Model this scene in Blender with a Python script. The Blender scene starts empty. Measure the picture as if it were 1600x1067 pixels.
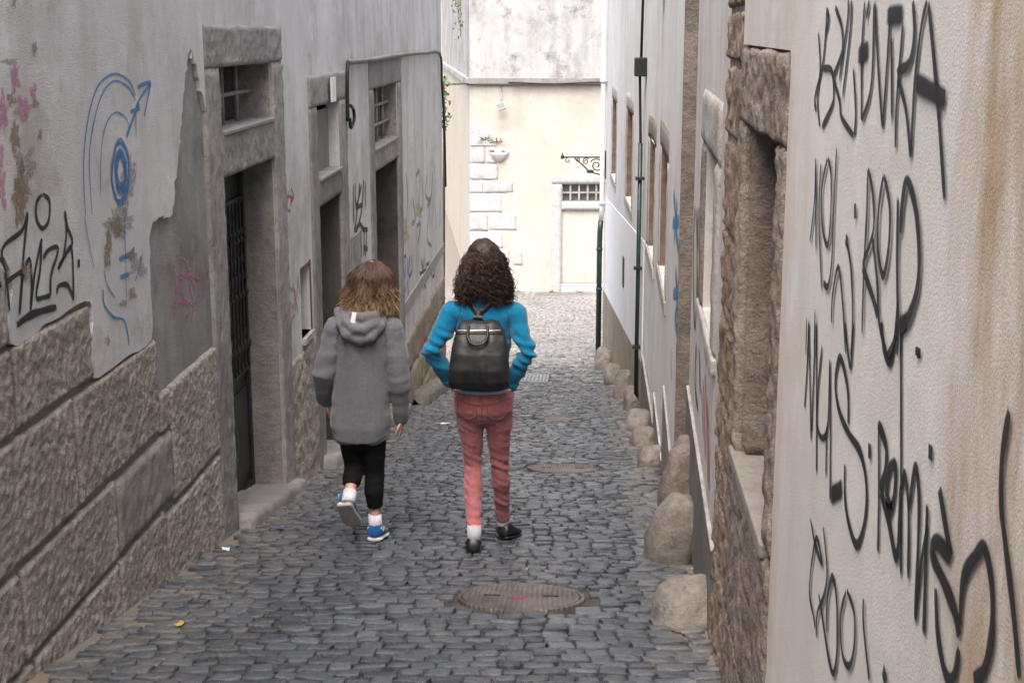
import bpy, bmesh, math, random
from mathutils import Vector, Matrix, noise
from mathutils.bvhtree import BVHTree
R_ = math.radians
random.seed(7)
scene = bpy.context.scene
col = scene.collection

# ---------------------------------------------------------------- camera, sky, sun, exposure
F = 2222.0; PITCH = R_(12.3); YAW = math.atan((905 - 800) / F * math.cos(PITCH))
cam_d = bpy.data.cameras.new("camera"); cam = bpy.data.objects.new("camera", cam_d); col.objects.link(cam)
cam_d.sensor_width = 36.0; cam_d.lens = 36.0 * F / 1600.0; cam_d.clip_start = 0.05; cam_d.clip_end = 600
cam.location = (0, 0, 0); cam.rotation_euler = (math.pi / 2 - PITCH, 0, YAW)
scene.camera = cam
SUN_EL, SUN_AZ = R_(62), R_(-164)         # overcast: a broad bright patch of sky behind the camera, a little to the left
world = bpy.data.worlds.new("World"); scene.world = world; world.use_nodes = True
wn = world.node_tree.nodes; wl = world.node_tree.links; wn.clear()
sky = wn.new("ShaderNodeTexSky"); sky.sky_type = 'NISHITA'; sky.sun_disc = False
sky.sun_elevation = SUN_EL; sky.sun_rotation = SUN_AZ
sky.air_density = 0.8; sky.dust_density = 6.0; sky.ozone_density = 0.3
bg = wn.new("ShaderNodeBackground"); bg.inputs[1].default_value = 0.15
wo = wn.new("ShaderNodeOutputWorld"); wl.new(sky.outputs[0], bg.inputs[0]); wl.new(bg.outputs[0], wo.inputs[0])
sd = bpy.data.lights.new("sun", 'SUN'); sd.energy = 1.35; sd.angle = R_(55); sd.color = (1.0, 0.968, 0.92)
sun = bpy.data.objects.new("sun", sd); col.objects.link(sun)
sv = Vector((math.sin(SUN_AZ) * math.cos(SUN_EL), math.cos(SUN_AZ) * math.cos(SUN_EL), math.sin(SUN_EL)))
sun.rotation_euler = sv.to_track_quat('Z', 'Y').to_euler(); sun.location = (0, 0, 30)
scene.view_settings.view_transform = 'Standard'; scene.view_settings.look = 'None'
scene.view_settings.exposure = 1.5; scene.view_settings.gamma = 1.0
scene.render.engine = 'CYCLES'

# ---------------------------------------------------------------- pixel -> place helpers
def ray(px, py):
    x = (px - 800) / F; u = (533.5 - py) / F
    y = math.cos(PITCH) + u * math.sin(PITCH); z = -math.sin(PITCH) + u * math.cos(PITCH)
    c, s = math.cos(YAW), math.sin(YAW)
    return Vector((x * c - y * s, x * s + y * c, z))
def proj(p):
    c, s = math.cos(-YAW), math.sin(-YAW)
    x = p[0] * c - p[1] * s; y = p[0] * s + p[1] * c
    d = y * math.cos(PITCH) - p[2] * math.sin(PITCH); u = y * math.sin(PITCH) + p[2] * math.cos(PITCH)
    return 800 + F * x / d, 533.5 - F * u / d, d
def atY(px, py, y):
    r = ray(px, py); return r * (y / r.y)
def atX(px, py, x):
    r = ray(px, py); return r * (x / r.x)
PROF = [(-60, 9.4), (20, -5.0), (24, -5.62), (27, -6.06), (31, -6.45), (37, -6.74), (60, -6.9), (200, -6.9)]
def zg(y):
    def lin(v):
        for (a, za), (b, zb) in zip(PROF, PROF[1:]):
            if v <= b: return za + (zb - za) * (v - a) / (b - a)
        return PROF[-1][1]
    if y < 18: return lin(y)
    return sum(lin(y + d) for d in (-1.2, -.6, 0, .6, 1.2)) / 5
def ground(px, py):
    r = ray(px, py); t = 1.0
    lo, hi = 1.0, 120.0
    for _ in range(50):
        m = (lo + hi) / 2
        if r.z * m > zg(r.y * m): lo = m
        else: hi = m
    return r * lo
XL = -1.93
PATH = [(-60, .52), (4, .52), (5.3, .55), (7.98, .65), (8.0, .585), (10.5, .67), (14.5, .76), (27, .5), (40, .2)]
def xr(y):
    for (a, xa), (b, xb) in zip(PATH, PATH[1:]):
        if y <= b: return xa + (xb - xa) * (y - a) / (b - a)
    return PATH[-1][1]
def atR(px, py, off=0.0):
    r = ray(px, py); lo = 1.0
    t = 1.0
    while t < 45 and r.x * t < xr(r.y * t) - off: t += .05
    lo = t - .05
    for _ in range(22):
        m = (lo + t) / 2
        if r.x * m < xr(r.y * m) - off: lo = m
        else: t = m
    return r * t
HEAD = Vector((-math.sin(YAW), math.cos(YAW), 0)); EDIR = Vector((math.cos(YAW), math.sin(YAW), 0))
EDIST = 37.0
def atE(px, py):                      # on the end facade -> (u, z)
    r = ray(px, py); p = r * (EDIST / r.dot(HEAD)); return p.dot(EDIR), p.z
ECORN = atE(735, 300)[0]
SDIR = Vector((math.sin(R_(-7.3)), math.cos(R_(-7.3)), 0)); SNOR = Vector((-SDIR.y, SDIR.x, 0))
def pos(side, s, z, off=0.0):         # off: outwards from the wall towards the street
    if side == 'L': return Vector((XL + off, s, z))
    if side == 'R': return Vector((xr(s) - off, s, z))
    if side == 'E': p = HEAD * (EDIST - off) + EDIR * s; p.z = z; return p
    if side == 'S':
        p = HEAD * EDIST + EDIR * ECORN + SDIR * s + SNOR * off; p.z = z; return p

# ---------------------------------------------------------------- object helpers
def tag(o, label=None, cat=None, group=None, kind=None):
    if label: o["label"] = label
    if cat: o["category"] = cat
    if group: o["group"] = group
    if kind: o["kind"] = kind
    return o
def setparent(o, p):
    if p is not None:
        o.parent = p
        if p.type == 'EMPTY': o.matrix_parent_inverse = Matrix.Translation(p.location).inverted()   # meshes keep world coordinates
def empty(name, loc):
    e = bpy.data.objects.new(name, None); e.location = loc; e.empty_display_size = .2; col.objects.link(e); return e
class MB:
    def __init__(s): s.v = []; s.f = []; s.fade = []
    def add(s, vs, fs):
        n = len(s.v); s.v += [tuple(v) for v in vs]; s.f += [tuple(i + n for i in f) for f in fs]
    def quad(s, a, b, c, d): s.add([a, b, c, d], [(0, 1, 2, 3)])
    def hexa(s, p):           # 8 corners: bottom 4 then top 4
        s.add(p, [(0, 3, 2, 1), (4, 5, 6, 7), (0, 1, 5, 4), (1, 2, 6, 5), (2, 3, 7, 6), (3, 0, 4, 7)])
    def box(s, x0, x1, y0, y1, z0, z1):
        s.hexa([(x0, y0, z0), (x1, y0, z0), (x1, y1, z0), (x0, y1, z0), (x0, y0, z1), (x1, y0, z1), (x1, y1, z1), (x0, y1, z1)])
    def wbox(s, side, s0, s1, z0, z1, o0, o1):   # box on a wall, offsets o0..o1
        P = lambda a, z, o: pos(side, a, z, o)
        s.hexa([P(s0, z0, o0), P(s1, z0, o0), P(s1, z0, o1), P(s0, z0, o1), P(s0, z1, o0), P(s1, z1, o0), P(s1, z1, o1), P(s0, z1, o1)])
    def loft(s, rings, n=18):
        vs = []; fs = []
        for c, a, b in rings:
            for k in range(n):
                t = 2 * math.pi * k / n; vs.append(c + a * math.cos(t) + b * math.sin(t))
        for i in range(len(rings) - 1):
            for k in range(n):
                k2 = (k + 1) % n; fs.append((i * n + k, i * n + k2, (i + 1) * n + k2, (i + 1) * n + k))
        vs.append(rings[0][0]); vs.append(rings[-1][0]); A = len(vs) - 2; L = (len(rings) - 1) * n
        for k in range(n):
            k2 = (k + 1) % n; fs.append((A, k2, k)); fs.append((A + 1, L + k, L + k2))
        s.add(vs, fs)
    def tube(s, pts, rad, n=8, flat=None, rnd=False):
        pts = [Vector(p) for p in pts]
        if not isinstance(rad, (list, tuple)): rad = [rad] * len(pts)
        rad = list(rad)
        if rnd:     # rounded ends
            d0 = (pts[0] - pts[1]).normalized(); d1 = (pts[-1] - pts[-2]).normalized()
            pts = [pts[0] + d0 * rad[0] * .85, pts[0] + d0 * rad[0] * .5] + pts + [pts[-1] + d1 * rad[-1] * .5, pts[-1] + d1 * rad[-1] * .85]
            rad = [rad[0] * .5, rad[0] * .85] + rad + [rad[-1] * .85, rad[-1] * .5]
        rings = []; up = None
        for i, p in enumerate(pts):
            t = (pts[min(i + 1, len(pts) - 1)] - pts[max(i - 1, 0)]).normalized()
            if up is None: up = Vector((1, 0, 0)) if abs(t.x) < .8 else Vector((0, 1, 0))
            a = (up - t * up.dot(t)).normalized(); b = t.cross(a); up = a
            r = rad[i]
            rings.append((p, a * r, b * r * (flat or 1)))
        s.loft(rings, n)
    def ellipsoid(s, c, rx, ry, rz, n=18, m=10, rot=None):
        rings = []
        c = Vector(c)
        for i in range(1, m):
            t = math.pi * i / m - math.pi / 2
            A = Vector((rx * math.cos(t), 0, 0)); B = Vector((0, ry * math.cos(t), 0)); C = Vector((0, 0, rz * math.sin(t)))
            if rot: A, B, C = rot @ A, rot @ B, rot @ C
            rings.append((c + C, A, B))
        s.loft(rings, n)
    def build(s, name, mat, parent=None, smooth=False, bevel=0):
        me = bpy.data.meshes.new(name); me.from_pydata(s.v, [], s.f); me.update()
        if s.fade:
            at = me.attributes.new("fade", 'FLOAT', 'POINT'); at.data.foreach_set("value", s.fade)
        return finish(name, me, mat, parent, smooth, bevel)
def finish(name, me, mat, parent=None, smooth=False, bevel=0):
    bm = bmesh.new(); bm.from_mesh(me); bmesh.ops.recalc_face_normals(bm, faces=bm.faces); bm.to_mesh(me); bm.free()
    if smooth: me.polygons.foreach_set("use_smooth", [True] * len(me.polygons))
    me.materials.append(mat)
    o = bpy.data.objects.new(name, me); col.objects.link(o); setparent(o, parent)
    if bevel:
        m = o.modifiers.new("bevel", 'BEVEL'); m.width = bevel; m.segments = 2; m.limit_method = 'ANGLE'
    return o
def catmull(pts, sub=6):
    if len(pts) < 3:
        a, b = pts[0], pts[-1]; return [tuple(a[k] + (b[k] - a[k]) * i / sub for k in range(len(a))) for i in range(sub + 1)]
    out = []; P = [pts[0]] + list(pts) + [pts[-1]]
    for i in range(1, len(P) - 2):
        p0, p1, p2, p3 = P[i - 1], P[i], P[i + 1], P[i + 2]
        for j in range(sub):
            t = j / sub
            out.append(tuple(.5 * ((2 * p1[k]) + (-p0[k] + p2[k]) * t + (2 * p0[k] - 5 * p1[k] + 4 * p2[k] - p3[k]) * t * t + (-p0[k] + 3 * p1[k] - 3 * p2[k] + p3[k]) * t ** 3) for k in range(len(p1))))
    out.append(tuple(pts[-1])); return out
def fbm(p, o=4): return noise.fractal(Vector(p), 1.0, 2.0, o)

# ---------------------------------------------------------------- materials
class NT:
    def __init__(s, name):
        s.m = bpy.data.materials.new(name); s.m.use_nodes = True; s.t = s.m.node_tree; s.t.nodes.clear()
        s.out = s.n("ShaderNodeOutputMaterial"); s.b = s.n("ShaderNodeBsdfPrincipled"); s.l(s.b.outputs[0], s.out.inputs[0])
    def n(s, t, **k):
        x = s.t.nodes.new(t)
        for a, v in k.items(): setattr(x, a, v)
        return x
    def l(s, a, b): s.t.links.new(a, b)
    def coord(s, sc=(1, 1, 1), loc=(0, 0, 0)):
        if not hasattr(s, 'tc'): s.tc = s.n("ShaderNodeTexCoord")
        m = s.n("ShaderNodeMapping"); m.inputs['Scale'].default_value = sc; m.inputs['Location'].default_value = loc
        s.l(s.tc.outputs['Object'], m.inputs[0]); return m.outputs[0]
    def noise(s, scale, detail=5, rough=.55, sc=(1, 1, 1), loc=(0, 0, 0)):
        x = s.n("ShaderNodeTexNoise"); x.inputs['Scale'].default_value = scale; x.inputs['Detail'].default_value = detail; x.inputs['Roughness'].default_value = rough
        s.l(s.coord(sc, loc), x.inputs['Vector']); return x.outputs['Fac']
    def ramp(s, fac, a, b, ca=(0, 0, 0, 1), cb=(1, 1, 1, 1)):
        r = s.n("ShaderNodeValToRGB"); e = r.color_ramp.elements
        e[0].position = a; e[1].position = b; e[0].color = ca; e[1].color = cb; s.l(fac, r.inputs[0]); return r.outputs[0]
    def mix(s, fac, a, b):
        x = s.n("ShaderNodeMix", data_type='RGBA')
        for i, v in ((0, fac), (6, a), (7, b)):
            if isinstance(v, (int, float)): x.inputs[i].default_value = v
            elif isinstance(v, tuple): x.inputs[i].default_value = v if len(v) == 4 else v + (1,)
            else: s.l(v, x.inputs[i])
        return x.outputs[2]
    def math(s, op, a, b=0.0, clamp=False):
        x = s.n("ShaderNodeMath", operation=op); x.use_clamp = clamp
        for i, v in ((0, a), (1, b)):
            if isinstance(v, (int, float)): x.inputs[i].default_value = v
            else: s.l(v, x.inputs[i])
        return x.outputs[0]
    def axis(s, ax):
        if not hasattr(s, 'sep'):
            s.sep = s.n("ShaderNodeSeparateXYZ"); s.l(s.coord(), s.sep.inputs[0])
        return s.sep.outputs[ax]
    def band(s, ax, a, b, wob=.15):      # 0 at a -> 1 at b along axis, edge broken up by noise
        v = s.math('ADD', s.axis(ax), s.math('MULTIPLY', s.math('SUBTRACT', s.noise(5, 5, .6, (1, 1, .35)), .5), wob * 4))
        m = s.n("ShaderNodeMapRange"); m.inputs[1].default_value = a; m.inputs[2].default_value = b; s.l(v, m.inputs[0]); return m.outputs[0]
    def bump(s, h, strength, dist=.01, prev=None):
        b = s.n("ShaderNodeBump"); b.inputs['Strength'].default_value = strength; b.inputs['Distance'].default_value = dist
        s.l(h, b.inputs['Height'])
        if prev is not None: s.l(prev, b.inputs['Normal'])
        return b.outputs[0]
    def done(s, color, rough=.85, normal=None, spec=.5, metal=0.0):
        if isinstance(color, tuple): s.b.inputs['Base Color'].default_value = color if len(color) == 4 else color + (1,)
        else: s.l(color, s.b.inputs['Base Color'])
        if isinstance(rough, (int, float)): s.b.inputs['Roughness'].default_value = rough
        else: s.l(rough, s.b.inputs['Roughness'])
        s.b.inputs['Specular IOR Level'].default_value = spec; s.b.inputs['Metallic'].default_value = metal
        if normal is not None: s.l(normal, s.b.inputs['Normal'])
        return s.m
def plaster(name, c1, c2, stain, stain_amt=.5, streak=.5, bump=.35, grain=70, extra=()):
    t = NT(name)
    c = t.mix(t.ramp(t.noise(.9, 6, .6), .35, .68), c1, c2)
    st = t.ramp(t.noise(2.2, 6, .65, (1.6, 1.6, .22)), .48, .78)
    c = t.mix(t.math('MULTIPLY', st, streak), c, stain)
    gr = t.ramp(t.noise(.75, 9, .72, (1, 1, .7), (6, 2, 8)), .50, .66)
    c = t.mix(t.math('MULTIPLY', gr, min(.55, stain_amt * .9)), c, tuple(v * .85 for v in stain))
    bl = t.ramp(t.noise(1.7, 9, .74, (1, 1, 1), (3, 7, 1)), .54, .64)
    c = t.mix(t.math('MULTIPLY', bl, stain_amt), c, stain)
    sp = t.ramp(t.noise(26, 5, .75), .62, .70)
    c = t.mix(t.math('MULTIPLY', sp, .4), c, tuple(v * .5 for v in stain))
    c = t.mix(t.math('MULTIPLY', t.ramp(t.noise(grain * 1.3, 3, .7), .5, .72), .28), c, tuple(v * .55 for v in c1))
    c = t.mix(t.math('MULTIPLY', t.ramp(t.noise(4.5, 7, .7, (1, 1, 1), (8, 1, 4)), .52, .66), .30), c, tuple(min(1, v * 1.22) for v in c2))
    for ax, a, b, amt, cc in extra:
        c = t.mix(t.math('MULTIPLY', t.math('MULTIPLY', t.band(ax, a, b), amt), t.ramp(t.noise(7, 6, .7, (1, 1, .3)), .3, .62)), c, cc)
    n1 = t.bump(t.noise(7, 4, .5), bump * .35, .03)
    n2 = t.bump(t.noise(grain * 1.8, 4, .65), min(1, bump * 1.7), .006, n1)
    return t.done(c, .9, n2, .25)
def stone(name, c1, c2, c3, scale=5, bump=.6, grain=60, rough=.9):
    t = NT(name)
    c = t.mix(t.ramp(t.noise(scale, 8, .68), .36, .64), c1, c2)
    c = t.mix(t.ramp(t.noise(scale * .35, 4, .6, (1, 1, 1), (5, 2, 9)), .5, .75), c, c3)
    c = t.mix(t.math('MULTIPLY', t.ramp(t.noise(grain, 3, .7), .58, .72), .5), c, tuple(v * .4 for v in c1))
    c = t.mix(t.math('MULTIPLY', t.ramp(t.noise(grain * .8, 3, .7, (1, 1, 1), (4, 4, 4)), .62, .75), .35), c, tuple(min(1, v * 1.6) for v in c2))
    c = t.mix(t.math('MULTIPLY', t.ramp(t.noise(grain * 2.4, 3, .7), .52, .66), .45), c, tuple(v * .45 for v in c1))
    c = t.mix(t.math('MULTIPLY', t.ramp(t.noise(scale * 2.2, 6, .75, (1, 1, 1), (1, 6, 3)), .50, .60), .4), c, tuple(v * .55 for v in c3))
    oi = t.n('ShaderNodeObjectInfo'); c = t.mix(t.math('MULTIPLY', oi.outputs['Random'], .38), c, tuple(v * .62 for v in c3))
    n1 = t.bump(t.noise(scale * 3, 8, .7), bump, .03)
    n2 = t.bump(t.noise(grain, 5, .65), bump, .008, n1)
    return t.done(c, rough, n2, .3)
def plain(name, c, rough=.6, var=.15, scale=12, bump=.1, spec=.5, metal=0.0):
    t = NT(name)
    cc = t.mix(t.ramp(t.noise(scale, 6, .65), .35, .68), tuple(v * (1 - var) for v in c), tuple(min(1, v * (1 + var)) for v in c))
    return t.done(cc, rough, t.bump(t.noise(scale * 6, 4, .6), bump, .01), spec, metal)
def paint(name, c, amt=.95, wear=.35, rough=.6):
    t = NT(name); t.done(c, rough, None, .3)
    tr = t.n("ShaderNodeBsdfTransparent"); mx = t.n("ShaderNodeMixShader")
    at = t.n("ShaderNodeAttribute", attribute_name="fade")
    w = t.ramp(t.noise(55, 4, .7), wear - .12, wear + .1)
    sm = t.n("ShaderNodeMapRange", interpolation_type='SMOOTHSTEP'); t.l(at.outputs['Fac'], sm.inputs[0])
    f = t.math('MULTIPLY', t.math('MULTIPLY', sm.outputs[0], w), amt)
    t.l(f, mx.inputs[0]); t.l(tr.outputs[0], mx.inputs[1]); t.l(t.b.outputs[0], mx.inputs[2]); t.l(mx.outputs[0], t.out.inputs[0])
    return t.m
M = {}
M['plasterA'] = plaster('plaster_pale_grey', (.55, .55, .535), (.68, .675, .66), (.36, .325, .275), .6, .4, .5, 80)
M['plasterB'] = plaster('plaster_grey', (.54, .535, .52), (.66, .655, .64), (.32, .30, .275), .5, .8, .4, 70)
M['plasterC'] = plaster('plaster_warm', (.63, .62, .60), (.73, .72, .70), (.50, .44, .37), .18, .25, .22, 110,
                        extra=((1, 1.95, 1.78, .9, (.38, .27, .16)), (1, 3.05, 3.4, .4, (.42, .33, .24))))
M['plasterF'] = plaster('plaster_streaked', (.50, .48, .46), (.60, .59, .57), (.33, .30, .27), .3, .7, .3, 70)
M['plasterE'] = plaster('plaster_white_streaked', (.58, .57, .56), (.70, .70, .69), (.42, .39, .36), .2, .6, .25, 60)
M['dado'] = plaster('white_wall_paint', (.74, .75, .77), (.80, .80, .81), (.62, .60, .57), .15, .2, .15, 60)
M['cream'] = plaster('plaster_cream', (.50, .465, .40), (.555, .52, .455), (.35, .31, .26), .35, .4, .15, 40)
M['endwhite'] = plaster('plaster_weathered_white', (.39, .39, .385), (.48, .48, .475), (.15, .148, .145), .8, .45, .2, 30)
M['mortar'] = plaster('bare_mortar', (.26, .25, .24), (.38, .365, .345), (.14, .135, .125), .65, .6, .6, 60)
M['granite'] = stone('rough_granite', (.34, .31, .275), (.60, .565, .515), (.42, .37, .305), 7, .9, 55)
M['granite_s'] = stone('dressed_granite', (.25, .235, .22), (.36, .345, .325), (.29, .26, .23), 6, .5, 90)
M['frame'] = stone('frame_stone', (.27, .25, .235), (.41, .385, .36), (.21, .195, .185), 4, .5, 70)
M['frameR'] = stone('worn_sandstone', (.27, .222, .185), (.43, .38, .335), (.22, .182, .155), 5, .8, 60)
M['rubble'] = stone('rubble_stone', (.22, .165, .12), (.42, .35, .28), (.26, .18, .11), 8, 1.0, 45)
M['ledge'] = stone('pale_limestone', (.36, .34, .32), (.50, .48, .455), (.29, .26, .23), 5, .4, 60)
M['quoin'] = stone('white_limestone', (.52, .52, .515), (.60, .60, .595), (.46, .45, .44), 3, .4, 40)
M['plinthB'] = stone('ochre_stone', (.30, .25, .19), (.46, .40, .33), (.24, .19, .12), 4, .6, 60)
M['plinthd'] = stone('dark_plinth_stone', (.17, .155, .145), (.27, .25, .235), (.12, .11, .10), 4, .5, 60)
M['guard'] = stone('guard_stone', (.19, .175, .155), (.35, .335, .31), (.15, .125, .10), 6, .7, 70)
M['guardb'] = stone('guard_stone_brown', (.17, .14, .12), (.27, .23, .20), (.13, .11, .095), 6, .7, 70)
M['door'] = plain('dark_green_metal', (.012, .018, .017), .45, .4, 9, .2)
M['iron'] = plain('dark_iron', (.02, .022, .024), .5, .4, 30, .2)
M['black'] = plain('black_rubber', (.012, .012, .013), .55, .3, 30, .1)
M['greenpipe'] = plain('green_pipe_paint', (.012, .035, .034), .4, .4, 10, .1)
M['whitepipe'] = plain('white_pipe_paint', (.62, .63, .63), .45, .12, 8, .05)
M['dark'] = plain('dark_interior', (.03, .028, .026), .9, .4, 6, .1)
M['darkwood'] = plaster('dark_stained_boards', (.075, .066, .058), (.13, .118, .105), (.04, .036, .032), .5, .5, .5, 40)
M['shutter'] = plain('grey_shutter', (.20, .19, .175), .7, .15, 8, .1)
M['bwood'] = plain('brown_window_wood', (.17, .12, .085), .7, .35, 10, .2)
M['red'] = plain('red_paint', (.17, .02, .022), .6, .3, 20, .1)
M['white'] = plain('white_enamel', (.75, .75, .74), .5, .08, 10, .02)
M['leaf'] = plain('green_leaf', (.07, .16, .03), .6, .45, 6, .1)
M['leafr'] = plain('reddish_leaf', (.20, .09, .05), .6, .4, 6, .1)
M['grass'] = plain('weed_green', (.09, .15, .035), .7, .4, 20, .1)
M['steel'] = plain('galvanised_grey', (.32, .33, .35), .45, .15, 12, .05, .5, .3)
M['glass'] = plain('window_glass', (.03, .035, .04), .08, .3, 3, 0)
# cobbles
t = NT('basalt_cobble')
at = t.n("ShaderNodeAttribute", attribute_name="tint")
lime = t.n('ShaderNodeAttribute', attribute_name='lime')
c = t.mix(at.outputs['Fac'], (.034, .043, .056), (.106, .122, .146))
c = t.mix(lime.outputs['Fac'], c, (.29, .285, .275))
c = t.mix(t.math('MULTIPLY', t.ramp(t.noise(14, 7, .75), .5, .66), .5), c, (.125, .124, .124))
c = t.mix(t.math('MULTIPLY', t.ramp(t.noise(90, 3, .7), .54, .68), .5), c, (.025, .026, .028))
c = t.mix(t.math('MULTIPLY', t.math('MULTIPLY', t.math('SUBTRACT', 1.0, t.band(0, -1.8, -1.15, .12)), t.ramp(t.noise(6, 6, .7), .38, .6)), .55), c, (.27, .24, .20))
c = t.mix(t.math('MULTIPLY', t.math('MULTIPLY', t.band(0, .25, .5, .06), t.ramp(t.noise(6, 6, .7, (1, 1, 1), (2, 2, 2)), .4, .62)), .6), c, (.27, .24, .205))
c = t.mix(t.math('MULTIPLY', t.ramp(t.noise(1.1, 5, .6, (1, 1, 1), (9, 3, 0)), .45, .7), .35), c, (.06, .06, .064))
rg = t.math('ADD', t.math('MULTIPLY', t.noise(8, 5, .6), .45), .05)
n1 = t.bump(t.noise(22, 6, .7), .7, .02); n2 = t.bump(t.noise(150, 4, .65), .5, .004, n1)
M['cobble'] = t.done(c, rg, n2, .5)
t = NT('sandy_joint')
c = t.mix(t.ramp(t.noise(5, 6, .7), .42, .68), (.030, .029, .028), (.115, .102, .085))
e = t.math('MAXIMUM', t.math('SUBTRACT', 1.0, t.band(0, -1.75, -1.2, .1)), t.band(0, .2, .5, .08))
c = t.mix(t.math('MULTIPLY', e, .7), c, (.25, .215, .17))
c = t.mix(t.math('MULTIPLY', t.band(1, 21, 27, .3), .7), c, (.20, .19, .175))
M['joint'] = t.done(c, .9, t.bump(t.noise(60, 5, .7), .6, .01), .3)
# manhole iron
t = NT('cast_iron_cover')
w1 = t.n("ShaderNodeTexWave"); w1.inputs['Scale'].default_value = 14; w1.inputs['Distortion'].default_value = 0; t.l(t.coord(), w1.inputs['Vector'])
w2 = t.n("ShaderNodeTexWave", bands_direction='Y'); w2.inputs['Scale'].default_value = 14; t.l(t.coord(), w2.inputs['Vector'])
c = t.mix(t.ramp(t.noise(5, 5, .65), .35, .65), (.065, .053, .049), (.15, .13, .12))
h = t.math('MULTIPLY', w1.outputs['Fac'], w2.outputs['Fac'])
M['cover'] = t.done(c, .42, t.bump(h, .8, .006), .5, .25)
# paints
M['pblack'] = paint('black_spray', (.018, .019, .022), .96, .22)
M['pfade'] = paint('faded_grey_spray', (.13, .13, .13), .6, .42)
M['pblue'] = paint('blue_marker', (.035, .19, .42), .85, .36)
M['ppink'] = paint('pink_spray', (.48, .16, .30), .6, .42)
M['pred'] = paint('red_marker', (.34, .04, .05), .75, .4)
M['ppurple'] = paint('purple_spray', (.12, .09, .30), .7, .38)
M['pyellow'] = paint('yellow_spray', (.55, .42, .08), .5, .45)
M['prust'] = paint('ochre_chip', (.25, .18, .11), .9, .46)
M['pgrey'] = paint('grey_chip', (.30, .29, .275), .7, .48)

# ---------------------------------------------------------------- wall builders
TOPZ = 2.0
def wall_open(mb, side, s0, s1, z0, z1, opens, depth=.25, off=0.0, breaks=()):
    ss = sorted({s0, s1, *[b for b in breaks if s0 < b < s1], *[v for o in opens for v in o[:2]]})
    zs = sorted({z0, z1, *[v for o in opens for v in o[2:4]]})
    for a, b in zip(ss, ss[1:]):
        for c, d in zip(zs, zs[1:]):
            m, n = (a + b) / 2, (c + d) / 2
            if any(o[0] < m < o[1] and o[2] < n < o[3] for o in opens): continue
            mb.quad(pos(side, a, c, off), pos(side, b, c, off), pos(side, b, d, off), pos(side, a, d, off))
    for o in opens:
        a, b, c, d = o[:4]; dp = o[4] if len(o) > 4 else depth
        for (p, q) in (((a, c), (b, c)), ((b, c), (b, d)), ((b, d), (a, d)), ((a, d), (a, c))):
            mb.quad(pos(side, p[0], p[1], off), pos(side, q[0], q[1], off), pos(side, q[0], q[1], -dp), pos(side, p[0], p[1], -dp))
def shell(mb, side, s0, s1, z0, z1, back=4.0):   # roof, ends and rear of the house body
    P = lambda a, z, o: pos(side, a, z, o)
    mb.quad(P(s0, z1, 0), P(s1, z1, 0), P(s1, z1, -back), P(s0, z1, -back))
    mb.quad(P(s0, z0, -back), P(s1, z0, -back), P(s1, z1, -back), P(s0, z1, -back))
    for s in (s0, s1): mb.quad(P(s, z0, 0), P(s, z0, -back), P(s, z1, -back), P(s, z1, 0))
def block(side, s0, s1, z0, z1, front=.03, back=-.03, res=.05, amp=.004, rnd=.012, edge=.0, seed=0, freq=9, nmax=90):
    nu = max(3, min(nmax, int((s1 - s0) / res))); nv = max(3, min(nmax, int((z1 - z0) / res)))
    mb = MB(); o = Vector((seed * 3.7, seed * 1.3, seed * 2.1)); vs = []; fs = []
    for j in range(nv + 1):
        for i in range(nu + 1):
            u = s0 + (s1 - s0) * i / nu; w = z0 + (z1 - z0) * j / nv
            du = min(u - s0, s1 - u); dw = min(w - z0, z1 - w); d = min(du, dw)
            uu, ww = u, w
            if edge:
                k = edge * max(0, 1 - d / (edge * 5)); q = Vector((u * 4, w * 4, seed))
                uu += noise.noise(q) * k; ww += noise.noise(q + Vector((9, 9, 9))) * k
            h = amp * (fbm(Vector((u, w, 0)) * freq + o, 5) + .5 * fbm(Vector((u, w * .6, 3)) * freq * 2.6 + o, 3))
            if d < rnd: h -= rnd * (1 - math.sqrt(max(0, 1 - (1 - d / rnd) ** 2)))
            if d <= 1e-6: h -= rnd * .3
            vs.append(pos(side, uu, ww, front + h))
    W = nu + 1
    for j in range(nv):
        for i in range(nu): fs.append((j * W + i, j * W + i + 1, (j + 1) * W + i + 1, (j + 1) * W + i))
    ring = [i for i in range(W)] + [j * W + nu for j in range(1, nv + 1)] + [nv * W + i for i in range(nu - 1, -1, -1)] + [j * W for j in range(nv - 1, 0, -1)]
    n0 = len(vs)
    per = [(s0 + (s1 - s0) * (r % W) / nu, z0 + (z1 - z0) * (r // W) / nv) for r in ring]
    vs += [pos(side, a, b, back) for a, b in per]
    L = len(ring)
    for k in range(L):
        k2 = (k + 1) % L; fs.append((ring[k], ring[k2], n0 + k2, n0 + k))
    mb.add(vs, fs); return mb
SEED = [0]
def slopestone(name, mat, parent, y0, y1, h, front, back, res=.05, rnd=.03, amp=.008):
    SEED[0] += 1; mb = MB(); n = max(4, int((y1 - y0) / res)); prof = [(back, h), (front * .5, h), (front - rnd, h), (front - rnd * .3, h - rnd * .3), (front, h - rnd), (front + .005, h - rnd * 2), (front + .008, -.12)]
    vs = []
    for i in range(n + 1):
        y = y0 + (y1 - y0) * i / n; e = 1 if 0 < i < n else .6
        for o, z in prof:
            k = amp * fbm(Vector((y * 5, o * 9, z * 9 + SEED[0])), 4)
            vs.append((XL + o + k * (o > 0), y, zg(y) + (z if z < 0 else z * e) + k))
    w = len(prof)
    fs = [(i * w + j, i * w + j + 1, (i + 1) * w + j + 1, (i + 1) * w + j) for i in range(n) for j in range(w - 1)] + [tuple(range(w)), tuple(n * w + j for j in range(w))]
    mb.add(vs, fs); return mb.build(name, mat, parent, True)
def stonepart(name, mat, parent, side, s0, s1, z0, z1, **k):
    SEED[0] += 1
    return block(side, s0, s1, z0, z1, seed=SEED[0], **k).build(name, mat, parent, True)
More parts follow.
